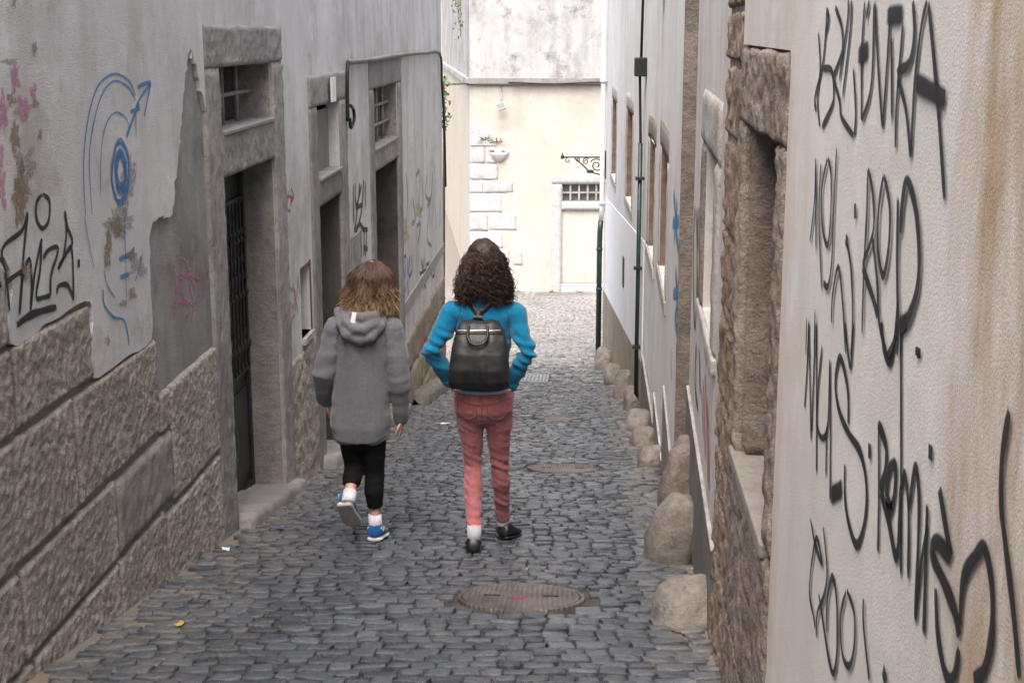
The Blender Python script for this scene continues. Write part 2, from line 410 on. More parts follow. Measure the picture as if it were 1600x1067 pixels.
def strokes(name, zone, lines, fn, width, mat, parent, jit=0.0):
    """pen strokes traced as pixel polylines, laid on the wall as flat ribbons of constant real width"""
    (ox, oy), sc = zone; mb = MB(); fade = []
    for li, ln in enumerate(lines):
        wd = width
        if isinstance(ln, tuple): wd, ln = width * ln[0], ln[1]
        pts = [Vector(fn(ox + p[0] / sc, oy + p[1] / sc)) for p in catmull(ln, 6)]
        nrm = None; rows = []
        for i, p in enumerate(pts):
            t = pts[min(i + 1, len(pts) - 1)] - pts[max(i - 1, 0)]
            if t.length < 1e-6: t = Vector((0, 0, 1))
            t.normalize(); n = Vector((1, 0, 0)); b = t.cross(n).normalized()
            e = i / max(1, len(pts) - 1); w = wd * .5 * (.85 + .3 * noise.noise(Vector((i * .21, ox, len(ln)))))
            if e < .06 or e > .94: w *= .8
            lift = Vector(((-1 if p.x > 0 else 1) * .00007 * li, 0, 0))   # crossing strokes do not share a plane
            rows.append([p + b * w * k + lift for k in (-1.35, -.7, .7, 1.35)])
        n0 = len(mb.v); vs = [v for r in rows for v in r]; fs = []
        for i in range(len(rows) - 1):
            for k in range(3): fs.append((i * 4 + k, i * 4 + k + 1, i * 4 + 5 + k, i * 4 + 4 + k))
        mb.add(vs, fs)
        for i in range(len(rows)):
            f = 0 if i in (0, len(rows) - 1) else 1
            fade += [0, f, f, 0]
    mb.fade = fade
    return mb.build(name, mat, parent)
def blobs(name, zone, discs, fn, mat, parent):
    (ox, oy), sc = zone
    for k, (cx, cy, rx, ry) in enumerate(discs):
        mb = MB(); fade = []; lift = Vector(((-1 if ox > 900 else 1) * .0003 * k, 0, 0)); n = 40; sd = Vector((k * 3.3, cx * .1, cy * .1))
        vs = [Vector(fn(ox + cx / sc, oy + cy / sc)) + lift]; fade.append(1)
        for ring in (.5, .8, 1.0):
            for i in range(n):
                a = 2 * math.pi * i / n; q = Vector((math.cos(a), math.sin(a), 0))
                r = ring * (1 + .9 * noise.noise(q * 1.3 + sd) + .5 * noise.noise(q * 4 + sd) + .25 * noise.noise(q * 10 + sd))
                vs.append(Vector(fn(ox + (cx + rx * r * q.x) / sc, oy + (cy + ry * r * q.y) / sc)) + lift); fade.append((1, .9, 0)[(.5, .8, 1.0).index(ring)])
        fs = [(0, 1 + i, 1 + (i + 1) % n) for i in range(n)] + [(1 + l * n + i, 1 + (l + 1) * n + i, 1 + (l + 1) * n + (i + 1) % n, 1 + l * n + (i + 1) % n) for l in range(2) for i in range(n)]
        mb.add(vs, fs); mb.fade = fade; mb.build(name, mat, parent)

# ---------------------------------------------------------------- street
COVERS = [(ground(814, 935), .262, 'nearest'), (ground(880, 733), .255, 'mid'), (ground(872, 653), .24, 'far')]
GRATE = ground(833, 592)
mb = MB(); ys = [-60, -20, -8] + [i * .5 for i in range(-8, 121)] + [75, 100, 200]; xs = [-60, -12, -4, XL - .3, -1.2, 0, .4, 1.2, 4, 12, 60]
vs = [(x, y, zg(y) - .005) for y in ys for x in xs]; W = len(xs)
mb.add(vs, [(j * W + i, j * W + i + 1, (j + 1) * W + i + 1, (j + 1) * W + i) for j in range(len(ys) - 1) for i in range(W - 1)])
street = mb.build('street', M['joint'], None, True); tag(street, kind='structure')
cobs = []
def cobble(cx, cy, w, d, rot, seed):
    rnd = random.Random(seed); n = 8; out = []
    for k in range(n):
        a = 2 * math.pi * k / n; ca, sa = math.cos(a), math.sin(a)
        q = max(abs(ca), abs(sa)) ** .95
        r = 1 / q * (1 + rnd.uniform(-.10, .07))
        out.append((ca * r * w / 2, sa * r * d / 2))
    cr, sr = math.cos(rot), math.sin(rot); hz = rnd.uniform(-.003, .004); tx, ty = rnd.uniform(-.07, .07), rnd.uniform(-.10, .06)
    vs = []
    for sc, h in ((1.0, -.03), (1.0, .0055), (.955, .0098), (.6, .0108)):
        for x, y in out:
            X = cx + (x * cr - y * sr) * sc; Y = cy + (x * sr + y * cr) * sc
            vs.append((X, Y, zg(Y) + h + hz + x * tx + y * ty))
    vs.append((cx, cy, zg(cy) + .0109 + hz))
    fs = [(l * n + k, l * n + (k + 1) % n, (l + 1) * n + (k + 1) % n, (l + 1) * n + k) for l in range(3) for k in range(n)] + [(3 * n + k, 3 * n + (k + 1) % n, 4 * n) for k in range(n)]
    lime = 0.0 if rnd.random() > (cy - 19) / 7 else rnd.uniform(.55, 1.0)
    return vs, fs, min(1, max(0, rnd.gauss(.45, .26))), lime
seed = 0; row = 0; y = 3.0
while y < 37.2:
    pitch = (.095 if y < 24 else .14)
    x0, x1 = (XL + .02, .98) if y < 20.3 else ((-4.5, .98) if y < 27 else (-5.2, 3.0))
    x = x0 + random.uniform(0, .1)
    while x < x1:
        strip = x > .24 and y < 27
        w = (random.uniform(.075, .135) if not strip else random.uniform(.08, .17)) * (1 if y < 24 else 1.4)
        if XL < x < XL + .25: w *= random.uniform(.7, 1.3)
        cx = x + w / 2
        yy = y + .05 * math.sin(cx * 2.3 + y * .35) + .05 * noise.noise(Vector((cx * 1.7, y * .9, 0))) + .056 * cx * (0 if strip else 1) + random.uniform(-.018, .018)
        d = pitch * random.uniform(.80, 1.08)
        ok = cx < xr(yy) - .01 if y < 27 else cx > -5
        if y > 36.4 and cx > ECORN: ok = False
        for c, r, _ in COVERS:
            if math.hypot(cx - c.x, (yy - c.y) * 1.0) < r + .068: ok = False
        if abs(cx - GRATE.x) < .29 and abs(yy - GRATE.y) < .68: ok = False
        if XL < x < XL + .2 and random.random() < .08: ok = False
        if strip and random.random() < .08: ok = False
        if ok:
            seed += 1
            gap = random.uniform(.003, .010)
            cobs.append((cx, yy, w - gap, d - gap * .8, random.gauss(.05, .10), seed))
        x += w
    y += pitch; row += 1
def inframe(c):
    px, py, d = proj((c[0], c[1], zg(c[1]))); return -20 < px < 1620 and py < 1085
vis = [c for c in cobs if inframe(c)]; vis.sort(key=lambda c: c[1]); near = set(c[5] for c in vis[:300])
mbs = MB(); tints = []; limes = []
for c in cobs:
    vs, fs, tn, lm_ = cobble(*c)
    if c[5] in near:
        b = MB(); b.add(vs, fs)
        me = bpy.data.meshes.new('cobble'); me.from_pydata(b.v, [], b.f); me.update()
        a = me.attributes.new("tint", 'FLOAT', 'POINT'); a.data.foreach_set("value", [tn] * len(vs))
        finish('cobble', me, M['cobble'], street, True)
    else:
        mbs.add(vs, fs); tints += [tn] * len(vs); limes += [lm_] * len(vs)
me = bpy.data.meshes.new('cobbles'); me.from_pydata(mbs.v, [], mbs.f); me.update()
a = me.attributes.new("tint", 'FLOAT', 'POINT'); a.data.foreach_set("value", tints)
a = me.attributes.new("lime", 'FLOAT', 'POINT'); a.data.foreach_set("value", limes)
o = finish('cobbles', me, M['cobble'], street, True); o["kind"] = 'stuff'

# ---------------------------------------------------------------- left: near house with granite plinth
hA = empty('house', (XL, 4.5, zg(4.5)))
tag(hA, 'pale grey plastered house with rough granite block base, blue doodle and black tag', 'house', 'houses along the alley')
AEND = 7.3
mb = MB(); wall_open(mb, 'L', -14, AEND, -4.0, TOPZ + 1.2, []); shell(mb, 'L', -14, AEND, -4, TOPZ + 1.2)
mb.build('wall', M['mortar'], hA)
# plaster coat with a broken edge, 14 mm thick
edge = [(3.6, -.72), (4.6, -.74), (4.61, -1.03), (5.0, -1.03), (5.4, -1.035), (5.405, -1.2), (5.4, -1.345), (5.8, -1.35), (6.17, -1.35), (6.2, -1.1), (6.24, -.88), (6.4, -.83), (6.58, -.85),
        (6.66, -.74), (6.74, -.6), (6.82, -.46), (6.88, -.32), (6.95, -.2), (7.03, -.1), (7.1, -.12), (7.17, -.2), (7.23, -.32)]
ej = []
for i, p in enumerate(catmull(edge, 5)):
    k = .022 if p[1] > -1.0 and p[0] > 5.5 else .007
    ej.append((p[0] + noise.noise(Vector((i * .9, 1, 2))) * k * 2, p[1] + noise.noise(Vector((i * .9, 5, 2))) * k * 2))
poly = [(-13.9, TOPZ + 1.1), (-13.9, -.70), (3.55, -.70)] + ej + [(AEND - .005, -.40), (AEND - .005, TOPZ + 1.1)]
def sheet(side, poly, o0, o1):
    bm = bmesh.new(); f = bm.faces.new([bm.verts.new(pos(side, p[0], p[1], o1)) for p in poly])
    ret = bmesh.ops.extrude_face_region(bm, geom=[f])
    n = (pos(side, poly[0][0], 0, o0) - pos(side, poly[0][0], 0, o1))
    bmesh.ops.translate(bm, vec=n, verts=[v for v in ret['geom'] if isinstance(v, bmesh.types.BMVert)])
    bmesh.ops.triangulate(bm, faces=bm.faces)
    me = bpy.data.meshes.new('plaster'); bm.to_mesh(me); bm.free(); return me
finish('plaster_coat', sheet('L', poly, -.002, .022), M['plasterA'], hA)
G = dict(front=.026, back=-.05, res=.0105, amp=.0065, rnd=.007, edge=.008, freq=34, nmax=110)
for (a, b, c, d) in ((2.4, 3.55, -1.03, -.71), (3.57, 4.6, -1.035, -.745), (3.7, 4.60, -1.34, -1.045), (4.615, 5.395, -1.34, -1.04), (3.9, 5.145, -1.80, -1.355), (5.165, 6.225, -1.80, -1.36),
                     (6.245, 6.40, -1.825, -1.63), (6.415, 7.28, -2.2, -1.63), (3.6, 4.53, -2.16, -1.815), (4.55, 5.56, -2.16, -1.815),
                     (3.6, 4.6, -2.75, -2.175), (4.62, 5.55, -2.75, -2.175), (5.57, 6.24, -2.85, -2.175), (6.26, 7.28, -2.95, -2.22), (2.4, 3.58, -2.1, -1.05)):
    stonepart('stone_block', M['granite'], hA, 'L', a + .005, b - .005, c + .006, d - .006, **G)
stonepart('stone_block', M['granite_s'], hA, 'L', 5.58, 6.395, -2.155, -1.835, front=.03, back=-.05, res=.02, amp=.006, rnd=.012, edge=.006, freq=14)
LA = lambda px, py: atX(px, py, XL + .0245)
Z0 = ((0, 0), 1.976)
strokes('graffiti', Z0, [[(132, 600), (115, 622), (112, 670), (130, 705), (150, 682), (153, 622), (132, 598)], [(86, 652), (68, 712), (8, 768), (20, 860), (30, 965)], [(86, 655), (72, 800), (60, 978)],
    [(20, 872), (48, 850), (78, 832)], [(60, 975), (72, 850), (92, 800), (98, 880), (94, 960)], [(94, 960), (108, 840), (130, 732)], [(128, 735), (124, 830), (112, 915), (135, 918), (156, 912)], [(156, 915), (158, 850), (180, 768), (150, 772), (132, 800)],
    [(200, 648), (208, 700), (224, 748), (200, 790), (178, 832)], [(178, 832), (200, 790), (220, 765), (226, 850), (226, 932)], [(226, 920), (208, 880), (180, 884), (176, 908)], [(200, 650), (205, 720), (195, 800)],
    (1.5, [(50, 1005), (90, 975), (135, 958), (176, 948)]), (1.4, [(243, 798), (243, 828)]), [(0, 870), (2, 890)]], LA, .020, M['pblack'], hA)
ov = []
for k in range(9):
    a = random.uniform(.35, 1.0); ov.append([(372 + 29 * a * math.cos(q + k) + random.uniform(-3, 3), 530 + 102 * a * math.sin(q + k) + random.uniform(-8, 8)) for q in [i * .7 for i in range(10)]])
strokes('graffiti', Z0, [(.6, [(285, 672), (276, 500), (286, 400), (312, 300), (350, 252), (395, 268), (420, 312)]), (.7, [(265, 672), (258, 520), (270, 380), (300, 272), (350, 230), (398, 250), (420, 300)]),
    (.5, [(310, 610), (312, 480), (326, 390), (356, 348), (390, 366), (402, 402)]), (1.2, [(390, 425), (406, 380), (432, 318)]), (1.1, [(400, 346), (435, 335)]), (1.2, [(424, 272), (445, 260), (466, 254)]), [(466, 254), (455, 310), (445, 362)],
    [(466, 258), (435, 300), (418, 335)], (.6, [(420, 340), (420, 430)]), (.5, [(382, 640), (388, 800), (390, 932)]), (1.3, [(366, 802), (398, 786), (416, 766)]), (1.3, [(370, 856), (402, 845)]),
    (.8, [(318, 890), (322, 940), (350, 978), (382, 988), (394, 1030), (398, 1066)]), (.5, [(320, 830), (332, 882), (356, 920)]), (.4, [(260, 665), (274, 750), (290, 832)]), (.5, [(440, 780), (430, 830), (415, 870)])] + [(.8, l) for l in ov], LA, .017, M['pblue'], hA)
LM = lambda px, py: atX(px, py, XL + .004)
strokes('graffiti', Z0, [[(535, 800), (545, 900), (535, 990)], [(545, 790), (575, 810), (560, 880), (540, 900)], [(560, 900), (585, 960), (570, 985)], [(575, 790), (590, 900), (605, 960)], [(600, 770), (592, 860), (612, 880), (622, 800)],
    [(530, 950), (560, 930), (600, 940), (625, 900)], [(550, 860), (580, 850), (615, 860)], [(590, 1000), (600, 930)]], LM, .02, M['ppink'], hA)
blobs('graffiti', Z0, [(48, 240, 16, 48), (105, 285, 12, 28), (8, 350, 18, 60), (70, 330, 26, 40), (6, 580, 14, 55), (15, 632, 7, 16), (2, 480, 9, 40)], LA, M['ppink'], hA)
blobs('plaster_chip', Z0, [(35, 310, 13, 24), (45, 420, 14, 55), (60, 600, 26, 85), (125, 415, 7, 22), (110, 320, 9, 12), (335, 770, 11, 50), (408, 908, 18, 20), (405, 790, 14, 20), (105, 150, 7, 20), (40, 10, 6, 14), (330, 1050, 7, 14), (380, 935, 12, 14), (85, 840, 10, 30), (70, 830, 8, 20), (360, 700, 20, 30)], LA, M['prust'], hA)
blobs('plaster_chip', Z0, [(70, 560, 30, 60), (30, 190, 30, 10), (375, 690, 45, 60), (80, 500, 30, 40), (395, 560, 20, 90), (420, 820, 25, 40)], lambda a, b: atX(a, b, XL + .0232), M['pgrey'], hA)

# ---------------------------------------------------------------- left: second house with three doorways
hB = empty('house', (XL, 12, zg(12)))
tag(hB, 'grey streaked house with three stone framed doorways and barred windows above them', 'house', 'houses along the alley')
BEND = 20.3
opB = [(7.63, 8.95, -.54, -.19, .22), (7.63, 8.95, zg(9) - .1, -.78, .22), (9.72, 10.06, -2.12, -1.63, .16), (10.48, 11.5, -1.08, -.54, .10), (10.5, 11.5, zg(11.5) - .1, -1.28, .5),
       (13.45, 15.2, -1.1, -.53, .25), (13.47, 15.25, zg(15.3) - .1, -1.31, .4)]
mb = MB(); wall_open(mb, 'L', AEND, BEND, -7.5, TOPZ + .6, opB); shell(mb, 'L', AEND, BEND, -7.5, TOPZ + .6)
mb.build('wall', M['plasterB'], hB)
FR = dict(front=.018, back=-.06, res=.02, amp=.004, rnd=.006, edge=.004, freq=14)
def doorcase(parent, y0, y1, ja, jb, zt, zwin1, zwin0, zd, zb, mat, fr=FR):
    """stone surround: lintel, transom beam and two jambs; openings lie between y0 and y1"""
    stonepart('lintel', mat, parent, 'L', y0 - ja, y1 + jb, zwin1, zt, **fr)
    stonepart('transom_beam', mat, parent, 'L', y0 - .003, y1 + .003, zd, zwin0, **fr)
    for a, b in ((y0 - ja, y0 - .003), (y1 + .003, y1 + jb)):
        stonepart('jamb', mat, parent, 'L', a, b, zb, zwin1 - .003, **fr)
doorcase(hB, 7.63, 8.95, .325, .32, .03, -.19, -.54, -.78, -3.2, M['frame'], dict(front=.022, back=-.06, res=.014, amp=.007, rnd=.007, edge=.007, freq=16))
doorcase(hB, 10.48, 11.5, .28, .33, -.315, -.54, -1.08, -1.28, -3.7, M['frame'])
doorcase(hB, 13.45, 15.25, .27, .3, -.25, -.53, -1.1, -1.31, -4.4, M['frame'])
# reveal linings in stone (far side of each opening faces the viewer)
for (a, b, c, d, dp) in [opB[i] for i in (0, 1, 4, 5, 6)]:
    m = MB(); m.box(XL - dp, XL - .001, b - .012, b + .02, c, d); m.build('reveal', M['frame'], hB)
    m = MB(); m.box(XL - dp, XL - .001, a - .02, a + .012, c, d); m.build('reveal', M['frame'], hB)
# sills
for (a, b, z) in ((7.63, 8.95, -.54), (10.48, 11.5, -1.08), (13.45, 15.2, -1.1)):
    m = MB(); m.box(XL - .2, XL + .035, a + .013, b - .013, z - .01, z + .012); m.build('sill', M['granite_s'], hB, bevel=.004)
# first door: green metal leaf with turned bars
zb1 = zg(8.3) - .06
dr = MB(); dr.box(XL - .26, XL - .21, 7.6, 8.98, zb1, -.76); door = dr.build('door', M['door'], hB)
m = MB()
for z in (zb1 + .03, zb1 + .82, zb1 + 1.05, zb1 + 1.42, zb1 + 1.52, zb1 + 1.9): m.box(XL - .209, XL - .185, 7.65, 8.93, z, z + .045)
for yv in (7.66, 8.27, 8.88): m.box(XL - .209, XL - .187, yv, yv + .05, zb1, -.8)
m.build('frame_rail', M['iron'], door)
for k in range(13):
    yv = 7.76 + k * .092
    if abs(yv - 8.29) < .05: continue
    m = MB(); x = XL - .18
    pts = []; rr = []
    for i in range(41):
        z = zb1 + .85 + (1.07) * i / 40; f = (z * 2.8) % 1.0
        pts.append((x, yv, z)); rr.append(.007 + (.012 if .42 < f < .5 or .55 < f < .6 else 0))
    m.tube(pts, rr, 6); m.build('bar', M['iron'], door, True)
for (a, b) in ((7.74, 8.22), (8.36, 8.84)):
    m = MB(); m.box(XL - .209, XL - .198, a, b, zb1 + .15, zb1 + .72); m.build('door_panel', M['door'], door, bevel=.004)
strokes('graffiti', ((0, 0), 1), [[(353, 725), (354, 700), (358, 690), (361, 705), (361, 730)], [(366, 690), (370, 675), (373, 700), (368, 712), (374, 720)]], lambda a, b: atX(a, b, XL - .195), .02, M['pfade'], door)
# transom light with bars and glass
m = MB(); m.box(XL - .24, XL - .215, 7.6, 8.98, -.55, -.18); m.build('pane', M['glass'], hB)
for yv in (7.85, 8.2, 8.55): m = MB(); m.tube([(XL - .12, yv, -.54), (XL - .12, yv, -.19)], .014, 8); m.build('bar', M['frame'], hB, True)
m = MB(); m.tube([(XL - .11, 7.63, -.36), (XL - .11, 8.95, -.36)], .013, 8); m.build('bar', M['frame'], hB, True)
# threshold stone
slopestone('threshold', M['frame'], hB, 7.64, 9.28, .075, .10, -.215)
# meter niche
m = MB(); m.box(XL - .16, XL - .15, 9.7, 10.08, -2.13, -1.62); m.build('niche_back', M['darkwood'], hB)
for q in ((10.062, 10.085, -2.14, -1.61), (9.722, 10.06, -1.628, -1.616)):
    m = MB(); m.wbox('L', q[0], q[1], q[2], q[3], .001, .008); m.build('niche_frame', M['red'], hB)
m = MB(); m.wbox('L', 9.7, 10.08, -2.16, -2.12, -.16, .03); m.build('niche_sill', M['ledge'], hB)
# second doorway: shutter above, dark boards below
m = MB(); m.box(XL - .11, XL - .085, 10.47, 11.51, -1.09, -.6); sh = m.build('shutter', M['shutter'], hB)
for k in range(14): m = MB(); m.box(XL - .086, XL - .075, 10.55 + k * .025, 10.567 + k * .025, -1.06, -.63); m.build('slat', M['shutter'], sh)
m = MB(); m.box(XL - .52, XL - .49, 10.45, 11.55, zg(11) - .2, -1.25); m.build('door', M['darkwood'], hB)
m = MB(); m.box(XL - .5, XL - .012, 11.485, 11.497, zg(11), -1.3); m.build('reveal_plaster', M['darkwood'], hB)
slopestone('threshold', M['frame'], hB, 10.3, 11.9, .10, .12, -.5)
m = MB(); m.wbox('L', 10.93, 11.12, -.53, -.345, .04, .05); m.build('number_plate', M['white'], hB)
m = MB(); m.wbox('L', 11.95, 12.4, -2.35, -1.72, .002, .02); m.build('meter_cover', M['frame'], hB)
# third doorway
m = MB(); m.box(XL - .27, XL - .24, 13.4, 15.3, -1.12, -.5); m.build('pane', M['glass'], hB)
for yv in (13.9, 14.35, 14.8): m = MB(); m.tube([(XL - .1, yv, -1.1), (XL - .1, yv, -.53)], .018, 8); m.build('bar', M['frame'], hB, True)
for z in (-.72, -.91): m = MB(); m.tube([(XL - .08, 13.45, z), (XL - .08, 15.2, z)], .016, 8); m.build('bar', M['frame'], hB, True)
m = MB(); m.box(XL - .42, XL - .39, 13.4, 15.3, zg(14.4) - .3, -1.3); m.build('door', M['darkwood'], hB)
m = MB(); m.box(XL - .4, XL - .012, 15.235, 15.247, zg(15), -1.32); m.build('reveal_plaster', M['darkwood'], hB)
slopestone('threshold', M['frame'], hB, 13.3, 15.4, .10, .10, -.4)
# base stones
for (a, b, c, d) in ((9.29, 9.75, zg(9.7) - .2, -2.2), (9.76, 10.19, zg(10.2) - .2, -2.19)):
    stonepart('stone_block', M['granite'], hB, 'L', a, b, c, d, front=.015, back=-.05, res=.02, amp=.016, rnd=.015, edge=.01, freq=11)
y0 = 15.56; k = 0
for zr0, zr1 in ((-3.85, -3.42), (-4.3, -3.87), (-4.8, -4.32), (-5.4, -4.82)):
    y0 = 15.56 + (k % 2) * .3; yy = 15.56
    while yy < BEND - .1:
        w = random.uniform(.6, 1.05) if yy > 15.6 or k % 2 == 0 else .4
        y1 = min(BEND - .005, yy + w)
        if BEND - y1 < .25: y1 = BEND - .005
        if zr1 > zg(yy) - .1: stonepart('stone_block', M['plinthB'], hB, 'L', yy, y1 - .012, zr0, zr1, front=.025, back=-.05, res=.05, amp=.012, rnd=.015, edge=.012, freq=6)
        yy = y1
    k += 1
m = MB(); m.wbox('L', 15.56, BEND - .01, -3.12, -2.98, -.01, .012); m.build('plaster_ledge', M['ledge'], hB)
for (a, b) in ((16.2, 17.6), (17.63, 18.8), (18.83, 20.0)):
    slopestone('kerb_stone', M['guard'], hB, a, b, .17, .2, 0, rnd=.08, amp=.03)
LB = lambda px, py: atX(px, py, XL + .003)
Z3 = ((420, 0), 2.427); Z4 = ((420, 400), 2.133)
strokes('graffiti', Z3, [[(52, 715), (56, 800)], [(52, 720), (66, 735), (54, 760)], [(54, 760), (68, 795)], [(68, 710), (66, 800)], [(76, 720), (70, 790), (84, 800)], [(84, 715), (95, 745), (82, 770)], [(86, 740), (84, 790)], [(50, 755), (70, 745), (94, 750)]], LB, .022, M['pred'], hB)
strokes('graffiti', Z3, [[(320, 690), (322, 860)], [(328, 690), (332, 780), (352, 700)], [(345, 690), (336, 800), (325, 880)], [(360, 675), (352, 800), (330, 885)], [(366, 680), (366, 800)], [(328, 790), (358, 775)], [(325, 880), (345, 850), (360, 870), (376, 870)], [(340, 880), (335, 980)], [(350, 860), (352, 985)], [(362, 860), (360, 980)], [(372, 870), (366, 985)], [(358, 935), (376, 945)], [(330, 985), (340, 900)]], LB, .05, M['pblack'], hB)
strokes('graffiti', Z3, [[(520, 650), (526, 760), (518, 900)], [(545, 750), (556, 830), (542, 850)], [(558, 670), (572, 655), (568, 800)], [(580, 660), (585, 780), (572, 800)], [(600, 660), (595, 740), (615, 750), (622, 640)], [(600, 790), (612, 770), (600, 900), (618, 935)], [(560, 860), (575, 850), (565, 930)]], LB, .07, M['pfade'], hB)
for q in ([(632, 780), (636, 880)], [(650, 750), (648, 870)]): strokes('graffiti', Z3, [q], LB, .07, M['pfade'], hB)
strokes('graffiti', Z3, [[(505, 1000), (512, 1060)], [(508, 985), (520, 975), (516, 1060)], [(526, 970), (526, 1050)], [(535, 965), (530, 1040), (542, 1030), (542, 965)], [(512, 1065), (520, 1110)], [(525, 1060), (530, 1130)]], LB, .06, M['ppurple'], hB)
strokes('graffiti', Z3, [[(578, 980), (590, 1060)], [(590, 975), (584, 1030)], [(596, 1010), (606, 1000), (600, 1060)], [(612, 990), (618, 1050)], [(625, 985), (628, 1040), (620, 1050)], [(570, 1040), (600, 1020)], [(585, 1060), (596, 1095)]], LB, .05, M['pblack'], hB)
blobs('graffiti', Z3, [(520, 880, 10, 40), (570, 800, 10, 30)], LB, M['pyellow'], hB)
strokes('graffiti', Z4, [[(50, 280), (52, 180), (60, 140)], [(52, 150), (72, 160), (54, 210)], [(56, 210), (75, 240)], [(70, 110), (88, 120), (82, 170), (70, 150)], [(78, 80), (100, 200)], [(100, 60), (86, 200)], [(95, 60), (104, 130)], [(60, 240), (90, 190)]], LB, .03, M['ppink'], hB)

# cable on the second house
m = MB(); pts = catmull([tuple(LB(*p)) for p in ((693, 292), (691, 200), (687, 130), (684, 86), (660, 84), (620, 88), (580, 95), (545, 99), (538, 101), (537, 140), (538, 190))], 6)
pts = [(p[0] + .03, p[1], p[2]) for p in pts]; m.tube(pts, .016, 6)
loop = catmull([tuple(LB(*p)) for p in ((538, 165), (543, 172), (544, 188), (539, 200), (537, 185))], 6); m.tube([(p[0] + .05, p[1], p[2]) for p in loop], .014, 6)
cb = m.build('wall_cable', M['black'], None, True); tag(cb, 'black cable clipped along the grey left house, turning down at its end', 'cable')
m = MB(); pts = [Vector(p) + Vector((.0, 0, .014)) for p in pts]
top = [p for p in pts if p.z > -.34 and p.y > 11.9]; m.tube(top, .022, 6); m.build('cable_sheath', M['ledge'], cb, True)

# ---------------------------------------------------------------- right: near house with the big tags
hC = empty('house', (.52, 3, zg(3)))
tag(hC, 'warm grey house covered in tall black tags, with deep stone window and rubble edge', 'house', 'houses along the alley')
CEND = 5.3
wD = (3.66, 4.44, -1.33, -.28, .3)
mb = MB(); wall_open(mb, 'R', -14, CEND, -4, TOPZ + .6, [wD], breaks=(4,)); shell(mb, 'R', -14, CEND, -4, TOPZ + .6)
mb.build('wall', M['frameR'], hC)
cp = [(-13.9, TOPZ + .5), (-13.9, -4), (3.47, -4), (3.475, -2.4)]
for i in range(40): cp.append((3.475 + .012 * noise.noise(Vector((i * .7, 3, 3))), -2.3 + i * .0575))
cp += [(3.49, -.045), (4.6, -.04), (4.61, TOPZ + .5)]
finish('plaster_coat', sheet('R', cp, -.002, .016), M['plasterC'], hC)
FD = dict(front=.02, back=-.05, res=.011, amp=.009, rnd=.008, edge=.008, freq=18)
stonepart('lintel', M['frameR'], hC, 'R', 3.5, 4.64, -.28, -.05, **FD)
stonepart('jamb', M['frameR'], hC, 'R', 3.49, 3.657, -1.33, -.283, **FD)
stonepart('jamb', M['frameR'], hC, 'R', 4.443, 4.62, -1.33, -.283, **FD)
stonepart('apron_stone', M['frameR'], hC, 'R', 3.49, 4.62, -1.9, -1.375, **FD)
stonepart('apron_stone', M['frameR'], hC, 'R', 3.49, 4.62, -2.6, -1.905, **FD)
m = MB(); m.wbox('R', 3.6, 4.52, -1.372, -1.325, -.29, .03); sl = m.build('sill', M['granite_s'], hC, bevel=.008)
m = MB(); m.wbox('R', 3.6, 4.5, -1.4, -.2, -.33, -.3); m.build('window_back', M['dark'], hC)  # dark sheet stands in for the unlit hollow behind the window
stonepart('reveal', M['frameR'], hC, 'R', 4.40, 4.441, -1.323, -.284, front=-.004, back=-.085, res=.03, amp=.004)
m = MB(); m.wbox('R', 4.395, 4.44, -1.323, -.284, -.3, -.09); m.build('shade_lining', M['dark'], hC)  # interior shade painted as a dark lining on the deeper reveal
z = -3.0; k = 0
while z < TOPZ + .4:
    h = random.uniform(.16, .34); y0 = 4.635
    parts = [(4.635, CEND - .004)] if random.random() < .35 else [(4.635, random.uniform(4.85, 5.1)), (0, CEND - .004)]
    for a, b in parts:
        a = a or y0
        stonepart('rubble_stone', M['rubble'], hC, 'R', a, b - .015, z, z + h - .02, front=.010, back=-.05, res=.0125, amp=.012, rnd=.010, edge=.010, freq=16)
        y0 = b
    z += h
RC = lambda px, py: atR(px, py, .0185)
Z2 = ((1100, 0), 1.906); Z1 = ((1060, 500), 1.8815)
